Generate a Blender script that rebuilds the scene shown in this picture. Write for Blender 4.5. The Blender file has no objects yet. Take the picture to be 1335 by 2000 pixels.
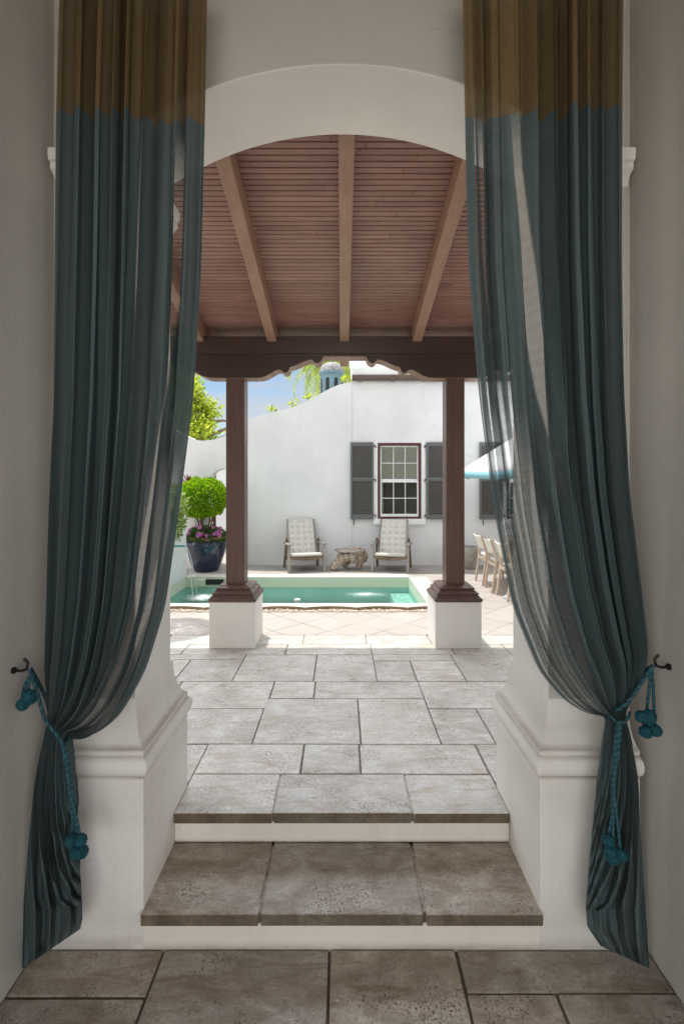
import bpy, bmesh, math, random
import numpy as np
from mathutils import Vector, Matrix, noise
S = bpy.context.scene
COL = S.collection
R = math.radians

# ------------------------------------------------------------------ camera, sky, sun, exposure
F, CX, CY, CAMZ = 944.0, 667.0, 940.0, 1.73
cam_d = bpy.data.cameras.new('camera')
cam = bpy.data.objects.new('camera', cam_d); COL.objects.link(cam)
cam_d.sensor_fit = 'HORIZONTAL'; cam_d.sensor_width = 36.0
cam_d.lens = 36.0 * F / 1335.0
cam_d.shift_x = (667.5 - CX) / 1335.0
cam_d.shift_y = -(1000.0 - CY) / 1335.0
cam_d.clip_start = 0.05; cam_d.clip_end = 1000.0
cam.location = (0, 0, CAMZ); cam.rotation_euler = (R(90), 0, 0)
S.camera = cam

SUN_DIR = Vector((-0.19, 0.22, 1.0)).normalized()
w = bpy.data.worlds.new('World'); S.world = w; w.use_nodes = True
wn, wl = w.node_tree.nodes, w.node_tree.links
bg = wn['Background']
sky = wn.new('ShaderNodeTexSky'); sky.sky_type = 'NISHITA'; sky.sun_disc = False
sky.sun_elevation = math.asin(SUN_DIR.z); sky.sun_rotation = math.atan2(SUN_DIR.x, SUN_DIR.y)
sky.air_density = 1.0; sky.dust_density = 0.6; sky.ozone_density = 1.0
tc = wn.new('ShaderNodeTexCoord'); mp = wn.new('ShaderNodeMapping')
mp.inputs['Scale'].default_value = (1.0, 1.0, 5.0); mp.inputs['Rotation'].default_value = (0, R(-12), 0)
nz = wn.new('ShaderNodeTexNoise'); nz.inputs['Scale'].default_value = 3.2; nz.inputs['Detail'].default_value = 7; nz.inputs['Roughness'].default_value = .58
rp = wn.new('ShaderNodeValToRGB'); rp.color_ramp.elements[0].position = .45; rp.color_ramp.elements[1].position = .64
mx = wn.new('ShaderNodeMix'); mx.data_type = 'RGBA'
# bright overhead cloud, unseen, added to raise the fill light, mostly clear streaked blue low down
spz = wn.new('ShaderNodeSeparateXYZ'); wl.new(tc.outputs['Generated'], spz.inputs[0])
elv = wn.new('ShaderNodeMapRange'); elv.interpolation_type = 'SMOOTHSTEP'; elv.inputs[1].default_value = .22; elv.inputs[2].default_value = .55; wl.new(spz.outputs[2], elv.inputs[0])
ccol = wn.new('ShaderNodeMix'); ccol.data_type = 'RGBA'; ccol.inputs[6].default_value = (7.6, 7.8, 8.0, 1); ccol.inputs[7].default_value = (8.7, 9.0, 9.4, 1); wl.new(elv.outputs[0], ccol.inputs[0]);
dotn = wn.new('ShaderNodeVectorMath'); dotn.operation = 'DOT_PRODUCT'; dotn.inputs[1].default_value = SUN_DIR; wl.new(tc.outputs['Generated'], dotn.inputs[0])
aur = wn.new('ShaderNodeMapRange'); aur.interpolation_type = 'SMOOTHSTEP'; aur.inputs[1].default_value = .45; aur.inputs[2].default_value = .80; aur.inputs[3].default_value = .62; aur.inputs[4].default_value = 3.8; wl.new(dotn.outputs['Value'], aur.inputs[0])
cvm = wn.new('ShaderNodeVectorMath'); cvm.operation = 'SCALE'; wl.new(ccol.outputs[2], cvm.inputs[0]); wl.new(aur.outputs[0], cvm.inputs['Scale']); wl.new(cvm.outputs[0], mx.inputs[7])
# added bright sky low behind the camera, unseen, to light the pier fronts
bky = wn.new('ShaderNodeMapRange'); bky.interpolation_type = 'SMOOTHSTEP'; bky.inputs[1].default_value = -.15; bky.inputs[2].default_value = -.6; wl.new(spz.outputs[1], bky.inputs[0])
bel = wn.new('ShaderNodeMapRange'); bel.interpolation_type = 'SMOOTHSTEP'; bel.inputs[1].default_value = .50; bel.inputs[2].default_value = .30; wl.new(spz.outputs[2], bel.inputs[0])
bmu = wn.new('ShaderNodeMath'); bmu.operation = 'MULTIPLY'; wl.new(bky.outputs[0], bmu.inputs[0]); wl.new(bel.outputs[0], bmu.inputs[1])
cadd2 = wn.new('ShaderNodeMath'); cadd2.operation = 'MAXIMUM'; wl.new(bmu.outputs[0], cadd2.inputs[1])
bsc = wn.new('ShaderNodeMath'); bsc.operation = 'MULTIPLY_ADD'; bsc.inputs[1].default_value = 2.9; wl.new(bmu.outputs[0], bsc.inputs[0]); wl.new(aur.outputs[0], bsc.inputs[2]); # added cloud dimmed at the zenith to cut fill light on the deck
zen = wn.new('ShaderNodeMapRange'); zen.interpolation_type = 'SMOOTHSTEP'; zen.inputs[1].default_value = .72; zen.inputs[2].default_value = .93; zen.inputs[3].default_value = 1.0; zen.inputs[4].default_value = .22; wl.new(spz.outputs[2], zen.inputs[0])
zmu = wn.new('ShaderNodeMath'); zmu.operation = 'MULTIPLY'; wl.new(bsc.outputs[0], zmu.inputs[0]); wl.new(zen.outputs[0], zmu.inputs[1]); wl.new(zmu.outputs[0], cvm.inputs['Scale'])
cadd = wn.new('ShaderNodeMath'); cadd.operation = 'MAXIMUM'; cmul = wn.new('ShaderNodeMath'); cmul.operation = 'MULTIPLY'; cmul.inputs[1].default_value = .9; wl.new(elv.outputs[0], cmul.inputs[0])
wl.new(tc.outputs['Generated'], mp.inputs['Vector']); wl.new(mp.outputs['Vector'], nz.inputs['Vector'])
wl.new(nz.outputs['Fac'], rp.inputs['Fac']); wl.new(rp.outputs['Color'], cadd.inputs[0]); wl.new(cmul.outputs[0], cadd.inputs[1]); wl.new(cadd.outputs[0], cadd2.inputs[0]); wl.new(cadd2.outputs[0], mx.inputs[0])
wl.new(sky.outputs['Color'], mx.inputs[6]); wl.new(mx.outputs[2], bg.inputs['Color'])
bg.inputs['Strength'].default_value = 0.115

sun_d = bpy.data.lights.new('sun', 'SUN'); sun_d.energy = 3.6; sun_d.angle = R(0.5); sun_d.color = (1.0, .96, .9)
sun = bpy.data.objects.new('sun', sun_d); COL.objects.link(sun)
sun.rotation_euler = (-SUN_DIR).to_track_quat('-Z', 'Y').to_euler()

S.view_settings.view_transform = 'Standard'; S.view_settings.look = 'None'
S.view_settings.exposure = 0.27; S.view_settings.gamma = 1.0
cy = S.cycles
cy.use_denoising = True
cy.max_bounces = 14; cy.diffuse_bounces = 8; cy.glossy_bounces = 4; cy.transmission_bounces = 6
cy.transparent_max_bounces = 32; cy.sample_clamp_indirect = 6.0
cy.caustics_reflective = False; cy.caustics_refractive = False

# ------------------------------------------------------------------ helpers
BASE = {}
def P(px, py, D): return Vector(((px - CX) * D / F, D, CAMZ - (py - CY) * D / F))
def XP(px, D): return (px - CX) * D / F
def ZP(py, D): return CAMZ - (py - CY) * D / F

def new_obj(name, mesh, mats=None, parent=None, smooth=None, bevel=None, seg=2):
    o = bpy.data.objects.new(name, mesh); COL.objects.link(o)
    for m in ([] if mats is None else (mats if isinstance(mats, (list, tuple)) else [mats])): mesh.materials.append(m)
    if parent is not None:
        b = BASE.get(parent.name, Vector((0, 0, 0)))
        if b.length > 0: mesh.transform(Matrix.Translation(-b))
        o.parent = parent; BASE[o.name] = b
    if smooth is not None:
        mesh.polygons.foreach_set('use_smooth', [True] * len(mesh.polygons))
        if smooth < 180: mesh.set_sharp_from_angle(angle=R(smooth))
    if bevel:
        md = o.modifiers.new('bevel', 'BEVEL'); md.width = bevel; md.segments = seg; md.limit_method = 'ANGLE'; md.angle_limit = R(40)
    return o
def obj(name, bm, mats=None, parent=None, smooth=None, bevel=None, seg=2):
    bmesh.ops.recalc_face_normals(bm, faces=bm.faces)
    me = bpy.data.meshes.new(name); bm.to_mesh(me); bm.free()
    return new_obj(name, me, mats, parent, smooth, bevel, seg)
def raw(name, verts, faces, mats=None, parent=None, smooth=None):
    me = bpy.data.meshes.new(name); me.from_pydata([tuple(v) for v in verts], [], [tuple(f) for f in faces]); me.update()
    return new_obj(name, me, mats, parent, smooth)
def tag(o, label=None, cat=None, group=None, kind=None):
    if label: o['label'] = label
    if cat: o['category'] = cat
    if group: o['group'] = group
    if kind: o['kind'] = kind
    return o
def thing(name, loc, label, cat, group=None):
    o = bpy.data.objects.new(name, None); COL.objects.link(o); o.location = loc
    o.empty_display_size = .1
    BASE[o.name] = Vector(loc)
    return tag(o, label, cat, group)
def dup(root, loc=None, rz=None, label=None):
    def rec(o, par):
        c = o.copy(); COL.objects.link(c)
        if par is not None: c.parent = par
        for ch in [k for k in bpy.data.objects if k.parent == o and k is not c]: rec(ch, c)
        return c
    r = rec(root, None)
    if loc is not None: r.location = loc
    if rz is not None: r.rotation_euler = (0, 0, rz)
    if label: r['label'] = label
    return r
def box(bm, x0, x1, y0, y1, z0, z1, mi=0, M=None):
    vs = [bm.verts.new((x, y, z)) for z in (z0, z1) for y in (y0, y1) for x in (x0, x1)]
    if M is not None:
        for v in vs: v.co = M @ v.co
    for f in ((0, 2, 3, 1), (4, 5, 7, 6), (0, 1, 5, 4), (2, 6, 7, 3), (0, 4, 6, 2), (1, 3, 7, 5)):
        fc = bm.faces.new([vs[i] for i in f]); fc.material_index = mi
def bar(bm, a, b, wx, wy, up=(0, 0, 1)):
    """rectangular bar from a to b; wx across, wy in the up-ish direction"""
    a, b = Vector(a), Vector(b); d = (b - a).normalized(); u = Vector(up)
    s = d.cross(u)
    if s.length < 1e-4: s = d.cross(Vector((0, 1, 0)))
    s.normalize(); u = s.cross(d).normalized()
    vs = [bm.verts.new(p + s * sx * wx / 2 + u * sy * wy / 2) for p in (a, b) for sx, sy in ((-1, -1), (1, -1), (1, 1), (-1, 1))]
    for f in ((0, 1, 2, 3), (7, 6, 5, 4), (0, 4, 5, 1), (1, 5, 6, 2), (2, 6, 7, 3), (3, 7, 4, 0)): bm.faces.new([vs[i] for i in f])
def prism_xz(bm, pts, y0, y1, mi=0):
    a = [bm.verts.new((x, y0, z)) for x, z in pts]; b = [bm.verts.new((x, y1, z)) for x, z in pts]
    n = len(pts)
    f = [bm.faces.new(a), bm.faces.new(b[::-1])]
    for i in range(n): f.append(bm.faces.new((a[i], b[i], b[(i + 1) % n], a[(i + 1) % n])))
    for k in f: k.material_index = mi
def prism_xy(bm, pts, z0, z1, mi=0):
    a = [bm.verts.new((x, y, z0)) for x, y in pts]; b = [bm.verts.new((x, y, z1)) for x, y in pts]
    n = len(pts)
    bm.faces.new(a); bm.faces.new(b[::-1])
    for i in range(n): bm.faces.new((a[i], b[i], b[(i + 1) % n], a[(i + 1) % n]))
def tube(bm, pts, rad, n=8, cap=True, mi=0):
    pts = [Vector(p) for p in pts]; m = len(pts)
    rads = rad if isinstance(rad, (list, tuple)) else [rad] * m
    rings = []; ref = None
    for i, p in enumerate(pts):
        d = (pts[min(i + 1, m - 1)] - pts[max(i - 1, 0)]).normalized()
        if ref is None:
            ref = d.orthogonal().normalized()
        ref = (ref - d * ref.dot(d)).normalized(); s = d.cross(ref)
        rings.append([bm.verts.new(p + (ref * math.cos(2 * math.pi * k / n) + s * math.sin(2 * math.pi * k / n)) * rads[i]) for k in range(n)])
    for i in range(m - 1):
        for k in range(n):
            f = bm.faces.new((rings[i][k], rings[i][(k + 1) % n], rings[i + 1][(k + 1) % n], rings[i + 1][k])); f.material_index = mi
    if cap:
        bm.faces.new(rings[0][::-1]).material_index = mi; bm.faces.new(rings[-1]).material_index = mi
def lathe(bm, prof, c, n=32, closed=False):
    cx, cy_ = c; rings = []
    for r, z in prof:
        rings.append([bm.verts.new((cx + r * math.cos(2 * math.pi * k / n), cy_ + r * math.sin(2 * math.pi * k / n), z)) for k in range(n)])
    for i in range(len(rings) - 1):
        for k in range(n): bm.faces.new((rings[i][k], rings[i][(k + 1) % n], rings[i + 1][(k + 1) % n], rings[i + 1][k]))
    if closed:
        bm.faces.new(rings[0][::-1]); bm.faces.new(rings[-1])
def sqring(bm, prof, rect, cap_top=True, cap_bot=True, mask=(1, 1, 1, 1)):
    """profile (offset, z) swept round rect (x0,x1,y0,y1); mask says which sides grow"""
    x0, x1, y0, y1 = rect; rings = []
    for o, z in prof:
        X0, X1, Y0, Y1 = x0 - o * mask[0], x1 + o * mask[1], y0 - o * mask[2], y1 + o * mask[3]
        rings.append([bm.verts.new(p) for p in ((X0, Y0, z), (X1, Y0, z), (X1, Y1, z), (X0, Y1, z))])
    for i in range(len(rings) - 1):
        for k in range(4): bm.faces.new((rings[i][k], rings[i][(k + 1) % 4], rings[i + 1][(k + 1) % 4], rings[i + 1][k]))
    if cap_bot: bm.faces.new(rings[0][::-1])
    if cap_top: bm.faces.new(rings[-1])

# ------------------------------------------------------------------ materials
class NT:
    def __init__(s, name):
        s.m = bpy.data.materials.new(name); s.m.use_nodes = True
        s.n, s.l = s.m.node_tree.nodes, s.m.node_tree.links
        s.b = s.n['Principled BSDF']; s.out = s.n['Material Output']
        g = s.n.new('ShaderNodeNewGeometry'); s.pos = g.outputs['Position']; s.isl = g.outputs['Random Per Island']
        s.objc = None
    def obj(s):
        if s.objc is None: s.objc = s.n.new('ShaderNodeTexCoord').outputs['Object']
        return s.objc
    def map(s, vec, sc):
        m = s.n.new('ShaderNodeMapping'); m.inputs['Scale'].default_value = sc if isinstance(sc, tuple) else (sc,) * 3
        s.l.new(vec, m.inputs['Vector']); return m.outputs['Vector']
    def noise(s, vec, sc, det=4, rough=.55, dist=0):
        t = s.n.new('ShaderNodeTexNoise'); t.inputs['Scale'].default_value = sc; t.inputs['Detail'].default_value = det
        t.inputs['Roughness'].default_value = rough; t.inputs['Distortion'].default_value = dist
        s.l.new(vec, t.inputs['Vector']); return t.outputs['Fac']
    def vor(s, vec, sc, out='Distance'):
        t = s.n.new('ShaderNodeTexVoronoi'); t.inputs['Scale'].default_value = sc; s.l.new(vec, t.inputs['Vector']); return t.outputs[out]
    def ramp(s, fac, *st):
        r = s.n.new('ShaderNodeValToRGB'); e = r.color_ramp.elements
        while len(e) < len(st): e.new(.5)
        for i, (p, c) in enumerate(st):
            e[i].position = p; e[i].color = (c, c, c, 1) if not isinstance(c, tuple) else (*c, 1)
        s.l.new(fac, r.inputs['Fac']); return r.outputs['Color']
    def mix(s, fac, a, b, mode='MIX'):
        m = s.n.new('ShaderNodeMix'); m.data_type = 'RGBA'; m.blend_type = mode
        for i, v in ((0, fac), (6, a), (7, b)):
            if hasattr(v, 'is_linked'): s.l.new(v, m.inputs[i])
            else: m.inputs[i].default_value = v if i == 0 else ((*v, 1) if len(v) == 3 else v)
        return m.outputs[2]
    def math(s, op, a, b=0.0, c=None):
        m = s.n.new('ShaderNodeMath'); m.operation = op
        for i, v in enumerate((a, b) if c is None else (a, b, c)):
            if hasattr(v, 'is_linked'): s.l.new(v, m.inputs[i])
            else: m.inputs[i].default_value = v
        return m.outputs[0]
    def sep(s, vec):
        x = s.n.new('ShaderNodeSeparateXYZ'); s.l.new(vec, x.inputs[0]); return x.outputs
    def bump(s, h, strength=.3, dist=.01, normal=None):
        b = s.n.new('ShaderNodeBump'); b.inputs['Strength'].default_value = strength; b.inputs['Distance'].default_value = dist
        s.l.new(h, b.inputs['Height'])
        if normal is not None: s.l.new(normal, b.inputs['Normal'])
        return b.outputs['Normal']
    def set(s, color=None, rough=None, normal=None, spec=None, metal=None):
        for k, v in (('Base Color', color), ('Roughness', rough), ('Normal', normal), ('Specular IOR Level', spec), ('Metallic', metal)):
            if v is None: continue
            if hasattr(v, 'is_linked'): s.l.new(v, s.b.inputs[k])
            else: s.b.inputs[k].default_value = (*v, 1) if isinstance(v, tuple) and len(v) == 3 else v
        return s.m

def m_plain(name, c, rough=.6, var=.12, sc=8, spec=.4, bump=0.0, metal=0.0):
    t = NT(name)
    f = t.noise(t.pos, sc, 5)
    col = t.mix(t.ramp(f, (.3, 0.), (.7, 1.)), tuple(k * (1 - var) for k in c), tuple(min(1, k * (1 + var)) for k in c))
    nrm = t.bump(t.noise(t.pos, sc * 12, 4), bump, .004) if bump else None
    return t.set(col, rough, nrm, spec, metal)

def m_stucco(name, c, dirt=.0, zdirt=None, bump=.25, spot=.25):
    t = NT(name)
    big = t.noise(t.pos, 1.3, 5, .6)
    col = t.mix(t.ramp(big, (.35, 0.), (.7, 1.)), tuple(k * .89 for k in c), c)
    streak = t.noise(t.map(t.pos, (9., 9., .8)), 1.0, 4, .6)
    col = t.mix(t.math('MULTIPLY', t.ramp(streak, (.52, 0.), (.75, 1.)), .10 + dirt), col, tuple(k * q for k, q in zip(c, (.72, .66, .56))))
    spots = t.noise(t.pos, 26., 3)
    col = t.mix(t.math('MULTIPLY', t.ramp(spots, (.70, 0.), (.76, 1.)), spot), col, tuple(k * .6 for k in c))
    cr = t.math('ABSOLUTE', t.math('SUBTRACT', t.noise(t.pos, 1.9, 7, .62, .7), .5)); cm = t.ramp(t.noise(t.pos, 1.1, 2), (.50, 0.), (.60, 1.))
    col = t.mix(t.math('MULTIPLY', t.math('MULTIPLY', t.ramp(cr, (.0, 1.), (.0045, 0.)), cm), .30), col, tuple(k * .45 for k in c))
    if zdirt:
        zz = t.sep(t.pos)[2]; dn = t.noise(t.map(t.pos, (5., 5., 16.)), 1.0, 5, .65)
        for z0, wz, amt in zdirt:
            band = t.math('SUBTRACT', 1.0, t.math('MINIMUM', t.math('DIVIDE', t.math('ABSOLUTE', t.math('SUBTRACT', zz, z0)), wz), 1.0))
            col = t.mix(t.math('MULTIPLY', t.math('MULTIPLY', band, t.ramp(dn, (.25, .25), (.7, 1.))), amt), col, (.20, .145, .085))
    h = t.math('ADD', t.noise(t.pos, 55., 4), t.math('MULTIPLY', t.noise(t.pos, 6., 3), .8))
    return t.set(col, .8, t.bump(h, bump, .006), .25)

def m_stone(name, lo, hi, brown, pits=1.0, rough=.5, spec=.5):
    t = NT(name)
    v = t.map(t.pos, (1., 1.25, 1.))
    off = t.n.new('ShaderNodeVectorMath'); off.operation = 'ADD'; t.l.new(v, off.inputs[0])
    cmb = t.n.new('ShaderNodeCombineXYZ'); t.l.new(t.math('MULTIPLY', t.isl, 37.), cmb.inputs[0]); t.l.new(t.math('MULTIPLY', t.isl, 91.), cmb.inputs[1])
    t.l.new(cmb.outputs[0], off.inputs[1]); v = off.outputs[0]
    a = t.noise(v, 5.5, 8, .68, .6)
    col = t.mix(t.ramp(a, (.36, 0.), (.64, 1.)), lo, hi)
    st = t.noise(t.map(v, (2.2, 7., 2.)), 2.2, 6, .65, .8)
    col = t.mix(t.math('MULTIPLY', t.ramp(st, (.48, 0.), (.66, 1.)), .75), col, brown)
    col = t.mix(t.math('MULTIPLY', t.math('SUBTRACT', t.isl, .5), .7), col, tuple(k * 1.5 for k in hi), 'SOFT_LIGHT')
    fine = t.noise(v, 70., 5, .7)
    col = t.mix(t.math('MULTIPLY', t.ramp(fine, (.40, 1.), (.62, 0.)), .35), col, tuple(k * .55 for k in lo))
    # travertine pits in clusters
    pv = t.map(v, (1., .7, 1.))
    p1 = t.vor(pv, 120.); p2 = t.vor(pv, 55.)
    clus = t.ramp(t.noise(v, 4.2, 4, .6), (.46, 0.), (.62, 1.))
    wob = t.noise(v, 60., 3)
    pm = t.math('MULTIPLY', t.ramp(t.math('ADD', p1, t.math('MULTIPLY', wob, .35)), (.42, 1.), (.52, 0.)), clus)
    pm2 = t.math('MULTIPLY', t.ramp(t.math('ADD', p2, t.math('MULTIPLY', wob, .4)), (.34, 1.), (.42, 0.)), clus)
    pm = t.math('MINIMUM', t.math('ADD', pm, pm2), 1.0)
    col = t.mix(t.math('MULTIPLY', pm, .75 * pits), col, tuple(k * .40 for k in brown))
    h = t.math('SUBTRACT', t.math('ADD', t.math('MULTIPLY', fine, .5), t.math('MULTIPLY', a, .8)), t.math('MULTIPLY', pm, 1.2))
    r = t.ramp(t.noise(v, 9., 4), (.3, rough - .1), (.7, rough + .14))
    return t.set(col, r, t.bump(h, .45, .006), spec)

def m_wood(name, c1, c2, axis=0, rough=.4, sc=6., var=.5, spec=.5, island=.35):
    t = NT(name)
    k = [26., 26., 26.]; k[2 if axis == 3 else axis] = 1.6 if axis < 3 else 5.
    o = t.obj() if axis == 3 else t.pos
    off = t.n.new('ShaderNodeVectorMath'); off.operation = 'ADD'; t.l.new(o, off.inputs[0])
    cmb = t.n.new('ShaderNodeCombineXYZ'); t.l.new(t.math('MULTIPLY', t.isl, 23.), cmb.inputs[axis % 3])
    t.l.new(cmb.outputs[0], off.inputs[1])
    v = t.map(off.outputs[0], tuple(k))
    g = t.noise(v, 1.0, 6, .65, .7)
    col = t.mix(t.ramp(g, (.32, 0.), (.68, 1.)), c1, c2)
    blot = t.noise(t.pos, 3.5, 4)
    col = t.mix(t.math('MULTIPLY', t.ramp(blot, (.4, 0.), (.7, 1.)), var), col, tuple(q * .6 for q in c1))
    col = t.mix(t.math('MULTIPLY', t.isl, island), col, tuple(min(1, q * 1.45) for q in c2))
    r = t.ramp(g, (.3, rough + .1), (.7, rough - .06))
    return t.set(col, r, t.bump(g, .2, .003), spec)

def m_leaf(name, dark, mid, light, trans=.45):
    t = NT(name)
    col = t.mix(t.ramp(t.isl, (.0, 0.), (.55, 1.)), dark, mid)
    col = t.mix(t.ramp(t.isl, (.55, 0.), (1., 1.)), col, light)
    d = t.b; t.set(col, .45, None, .35)
    tr = t.n.new('ShaderNodeBsdfTranslucent'); t.l.new(t.mix(1.0, col, (1.25, 1.2, .7), 'MULTIPLY'), tr.inputs['Color'])
    ms = t.n.new('ShaderNodeMixShader'); ms.inputs[0].default_value = trans
    t.l.new(d.outputs[0], ms.inputs[1]); t.l.new(tr.outputs[0], ms.inputs[2]); t.l.new(ms.outputs[0], t.out.inputs[0])
    return t.m

def m_fabric(name, c, clear, single=.6, trans=.35, rib=13., ribamt=.04, var=.13):
    """open weave: thread diffuse + translucent, holes between the threads"""
    t = NT(name)
    uv = t.n.new('ShaderNodeUVMap').outputs['UV']
    u, v, _ = t.sep(uv)
    sl = t.noise(t.map(uv, (9., 420., 1.)), 1.0, 4, .6)
    sl2 = t.noise(t.map(uv, (220., 3., 1.)), 1.0, 3, .6)
    col = t.mix(t.ramp(sl, (.35, 0.), (.68, 1.)), tuple(k * (1 - var) for k in c), tuple(k * (1 + var) for k in c))
    col = t.mix(t.math('MULTIPLY', t.ramp(sl2, (.4, 0.), (.7, 1.)), .3), col, tuple(k * .7 for k in c))
    wv = t.n.new('ShaderNodeTexWave'); wv.wave_type = 'BANDS'; wv.bands_direction = 'Y'; wv.inputs['Scale'].default_value = rib
    wv.inputs['Distortion'].default_value = .6; wv.inputs['Detail'].default_value = 1.5
    t.l.new(uv, wv.inputs['Vector'])
    at = t.n.new('ShaderNodeAttribute'); at.attribute_name = 'layers'   # 1 where the cloth hangs in a single layer
    fac = t.math('ADD', clear, t.math('MULTIPLY', at.outputs['Fac'], single - clear))
    fac = t.math('MULTIPLY', fac, t.math('ADD', 1 - ribamt * 2, t.math('MULTIPLY', wv.outputs['Fac'], ribamt * 2)))
    fac = t.math('MULTIPLY', fac, t.math('ADD', .8, t.math('MULTIPLY', sl, .4)))
    d = t.n.new('ShaderNodeBsdfDiffuse'); t.l.new(col, d.inputs['Color'])
    nrm = t.bump(t.math('ADD', t.math('MULTIPLY', wv.outputs['Fac'], .4), sl), .12, .002); t.l.new(nrm, d.inputs['Normal'])
    tr = t.n.new('ShaderNodeBsdfTranslucent'); t.l.new(col, tr.inputs['Color'])
    ms = t.n.new('ShaderNodeMixShader'); ms.inputs[0].default_value = trans
    t.l.new(d.outputs[0], ms.inputs[1]); t.l.new(tr.outputs[0], ms.inputs[2])
    tp = t.n.new('ShaderNodeBsdfTransparent')
    m2 = t.n.new('ShaderNodeMixShader'); t.l.new(fac, m2.inputs[0]); t.l.new(ms.outputs[0], m2.inputs[1]); t.l.new(tp.outputs[0], m2.inputs[2])
    t.l.new(m2.outputs[0], t.out.inputs[0]); t.n.remove(t.b)
    return t.m

M = {}
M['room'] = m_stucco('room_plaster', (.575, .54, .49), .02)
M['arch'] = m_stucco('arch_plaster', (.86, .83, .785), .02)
M['plinth'] = m_stucco('plinth_plaster', (.83, .79, .735), .12, [(.632, .014, .8), (.708, .012, .5), (.733, .016, .6), (.80, .09, .22), (.0, .05, .6), (.10, .14, .2), (.55, .12, .12)])
M['riser'] = m_stucco('riser_paint', (.82, .77, .68), .22, [(.0, .03, .7), (.145, .012, .6), (.098, .01, .5), (.232, .01, .5)])
M['white'] = m_stucco('white_render', (.79, .795, .80), .0, bump=.1, spot=.04)
M['block'] = m_stucco('block_render', (.80, .78, .74), .08)
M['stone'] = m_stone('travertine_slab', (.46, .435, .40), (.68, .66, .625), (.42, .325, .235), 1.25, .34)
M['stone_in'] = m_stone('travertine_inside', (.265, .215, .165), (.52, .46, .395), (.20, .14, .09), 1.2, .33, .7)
M['stone_edge'] = m_stone('stone_edge', (.13, .10, .07), (.24, .195, .14), (.10, .07, .045), .6, .75, .3)  # dirty unpolished front edge, with the shade on it also in the colour
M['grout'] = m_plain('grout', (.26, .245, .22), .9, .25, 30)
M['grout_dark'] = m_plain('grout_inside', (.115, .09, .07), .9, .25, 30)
M['beam'] = m_wood('dark_stained_wood', (.036, .019, .015), (.066, .036, .029), 0, .32, var=.4, spec=.5)
M['post'] = m_wood('dark_post_wood', (.052, .027, .023), (.118, .066, .053), 2, .32, var=.35)
M['rafter'] = m_wood('rafter_wood', (.24, .135, .092), (.35, .215, .152), 1, .42, var=.3)
M['board'] = m_wood('ceiling_board_wood', (.255, .128, .098), (.38, .215, .172), 0, .33, var=.4, island=.25)
M['curtain'] = m_fabric('teal_sheer', (.098, .132, .134), .03, .74, .12)
M['header'] = m_fabric('brown_sheer', (.185, .128, .064), .05, .35, .2)
M['rope_a'] = m_plain('rope_teal', (.024, .098, .113), .8, .25, 60)
M['rope_b'] = m_plain('rope_navy', (.012, .035, .055), .8, .2, 60)
M['pom'] = m_plain('pompom_wool', (.009, .072, .092), .95, .35, 120)
M['iron'] = m_plain('dark_iron', (.03, .026, .022), .45, .2, 30, metal=.6)
M['shutter'] = m_plain('shutter_paint', (.125, .135, .135), .5, .08, 10)
M['louvre'] = m_plain('louvre_paint', (.155, .145, .138), .5, .08, 10)
M['winred'] = m_plain('maroon_paint', (.095, .032, .028), .35, .1, 10)
M['winwhite'] = m_plain('white_paint', (.82, .83, .84), .4, .02, 10)
M['black'] = m_plain('black_iron', (.015, .015, .016), .4, .1, 10)
M['roofwhite'] = m_plain('white_roof_stone', (.80, .80, .79), .7, .06, 4)
M['gutter'] = m_plain('brown_gutter', (.12, .085, .07), .45, .1, 8)
M['weather'] = m_wood('weathered_teak', (.17, .155, .14), (.34, .315, .29), 3, .75, var=.3, spec=.2)
M['teakdark'] = m_wood('shaded_teak', (.10, .068, .045), (.20, .145, .10), 3, .7, var=.3, spec=.2)  # darker teak copy, shade of rear and under-seat parts put into the colour
M['cushion'] = m_plain('cream_cushion', (.60, .575, .53), .9, .05, 20, bump=.3)
M['button'] = m_plain('cushion_button', (.50, .45, .38), .9, .1, 20)
M['fringe'] = m_plain('cushion_edge', (.42, .35, .27), .9, .15, 40)
M['concrete'] = m_stone('cast_stone_pot', (.40, .38, .34), (.58, .56, .52), (.26, .23, .17), .9, .8, .2)
M['pale_teak'] = m_wood('pale_teak', (.40, .31, .235), (.58, .47, .37), 3, .6, var=.15, spec=.3)
M['sling'] = m_plain('sling_fabric', (.70, .66, .58), .85, .05, 40)
M['canopy'] = m_plain('white_canvas', (.84, .85, .86), .8, .03, 10)
M['valance'] = m_plain('blue_canvas', (.30, .58, .66), .8, .05, 10)
M['greymetal'] = m_plain('grey_stone_base', (.36, .37, .38), .5, .08, 10)
M['terracotta'] = m_plain('terracotta', (.44, .22, .13), .85, .15, 14)
M['soil'] = m_plain('soil', (.05, .035, .025), .95, .3, 40)
M['bark'] = m_wood('bark', (.10, .065, .042), (.20, .14, .10), 2, .85, spec=.2)
M['topiary'] = m_leaf('topiary_leaf', (.08, .19, .008), (.22, .44, .014), (.50, .66, .03), .45)
M['varieg'] = m_leaf('variegated_leaf', (.07, .16, .03), (.30, .42, .12), (.62, .64, .40), .4)
M['limetree'] = m_leaf('lime_leaf', (.12, .20, .02), (.36, .48, .05), (.66, .66, .10), .55)
M['bedding'] = m_leaf('bedding_leaf', (.02, .05, .012), (.05, .12, .025), (.12, .22, .06), .35)
M['petal'] = m_leaf('pink_petal', (.50, .10, .42), (.62, .16, .52), (.75, .36, .66), .4)
M['brom'] = m_leaf('bromeliad_leaf', (.07, .018, .016), (.13, .035, .028), (.22, .07, .05), .3)
M['palm'] = m_leaf('palm_leaf', (.14, .22, .04), (.34, .46, .08), (.60, .64, .2), .5)
M['fibre'] = m_plain('palm_fibre', (.24, .145, .09), .95, .4, 30, bump=.6)
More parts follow.
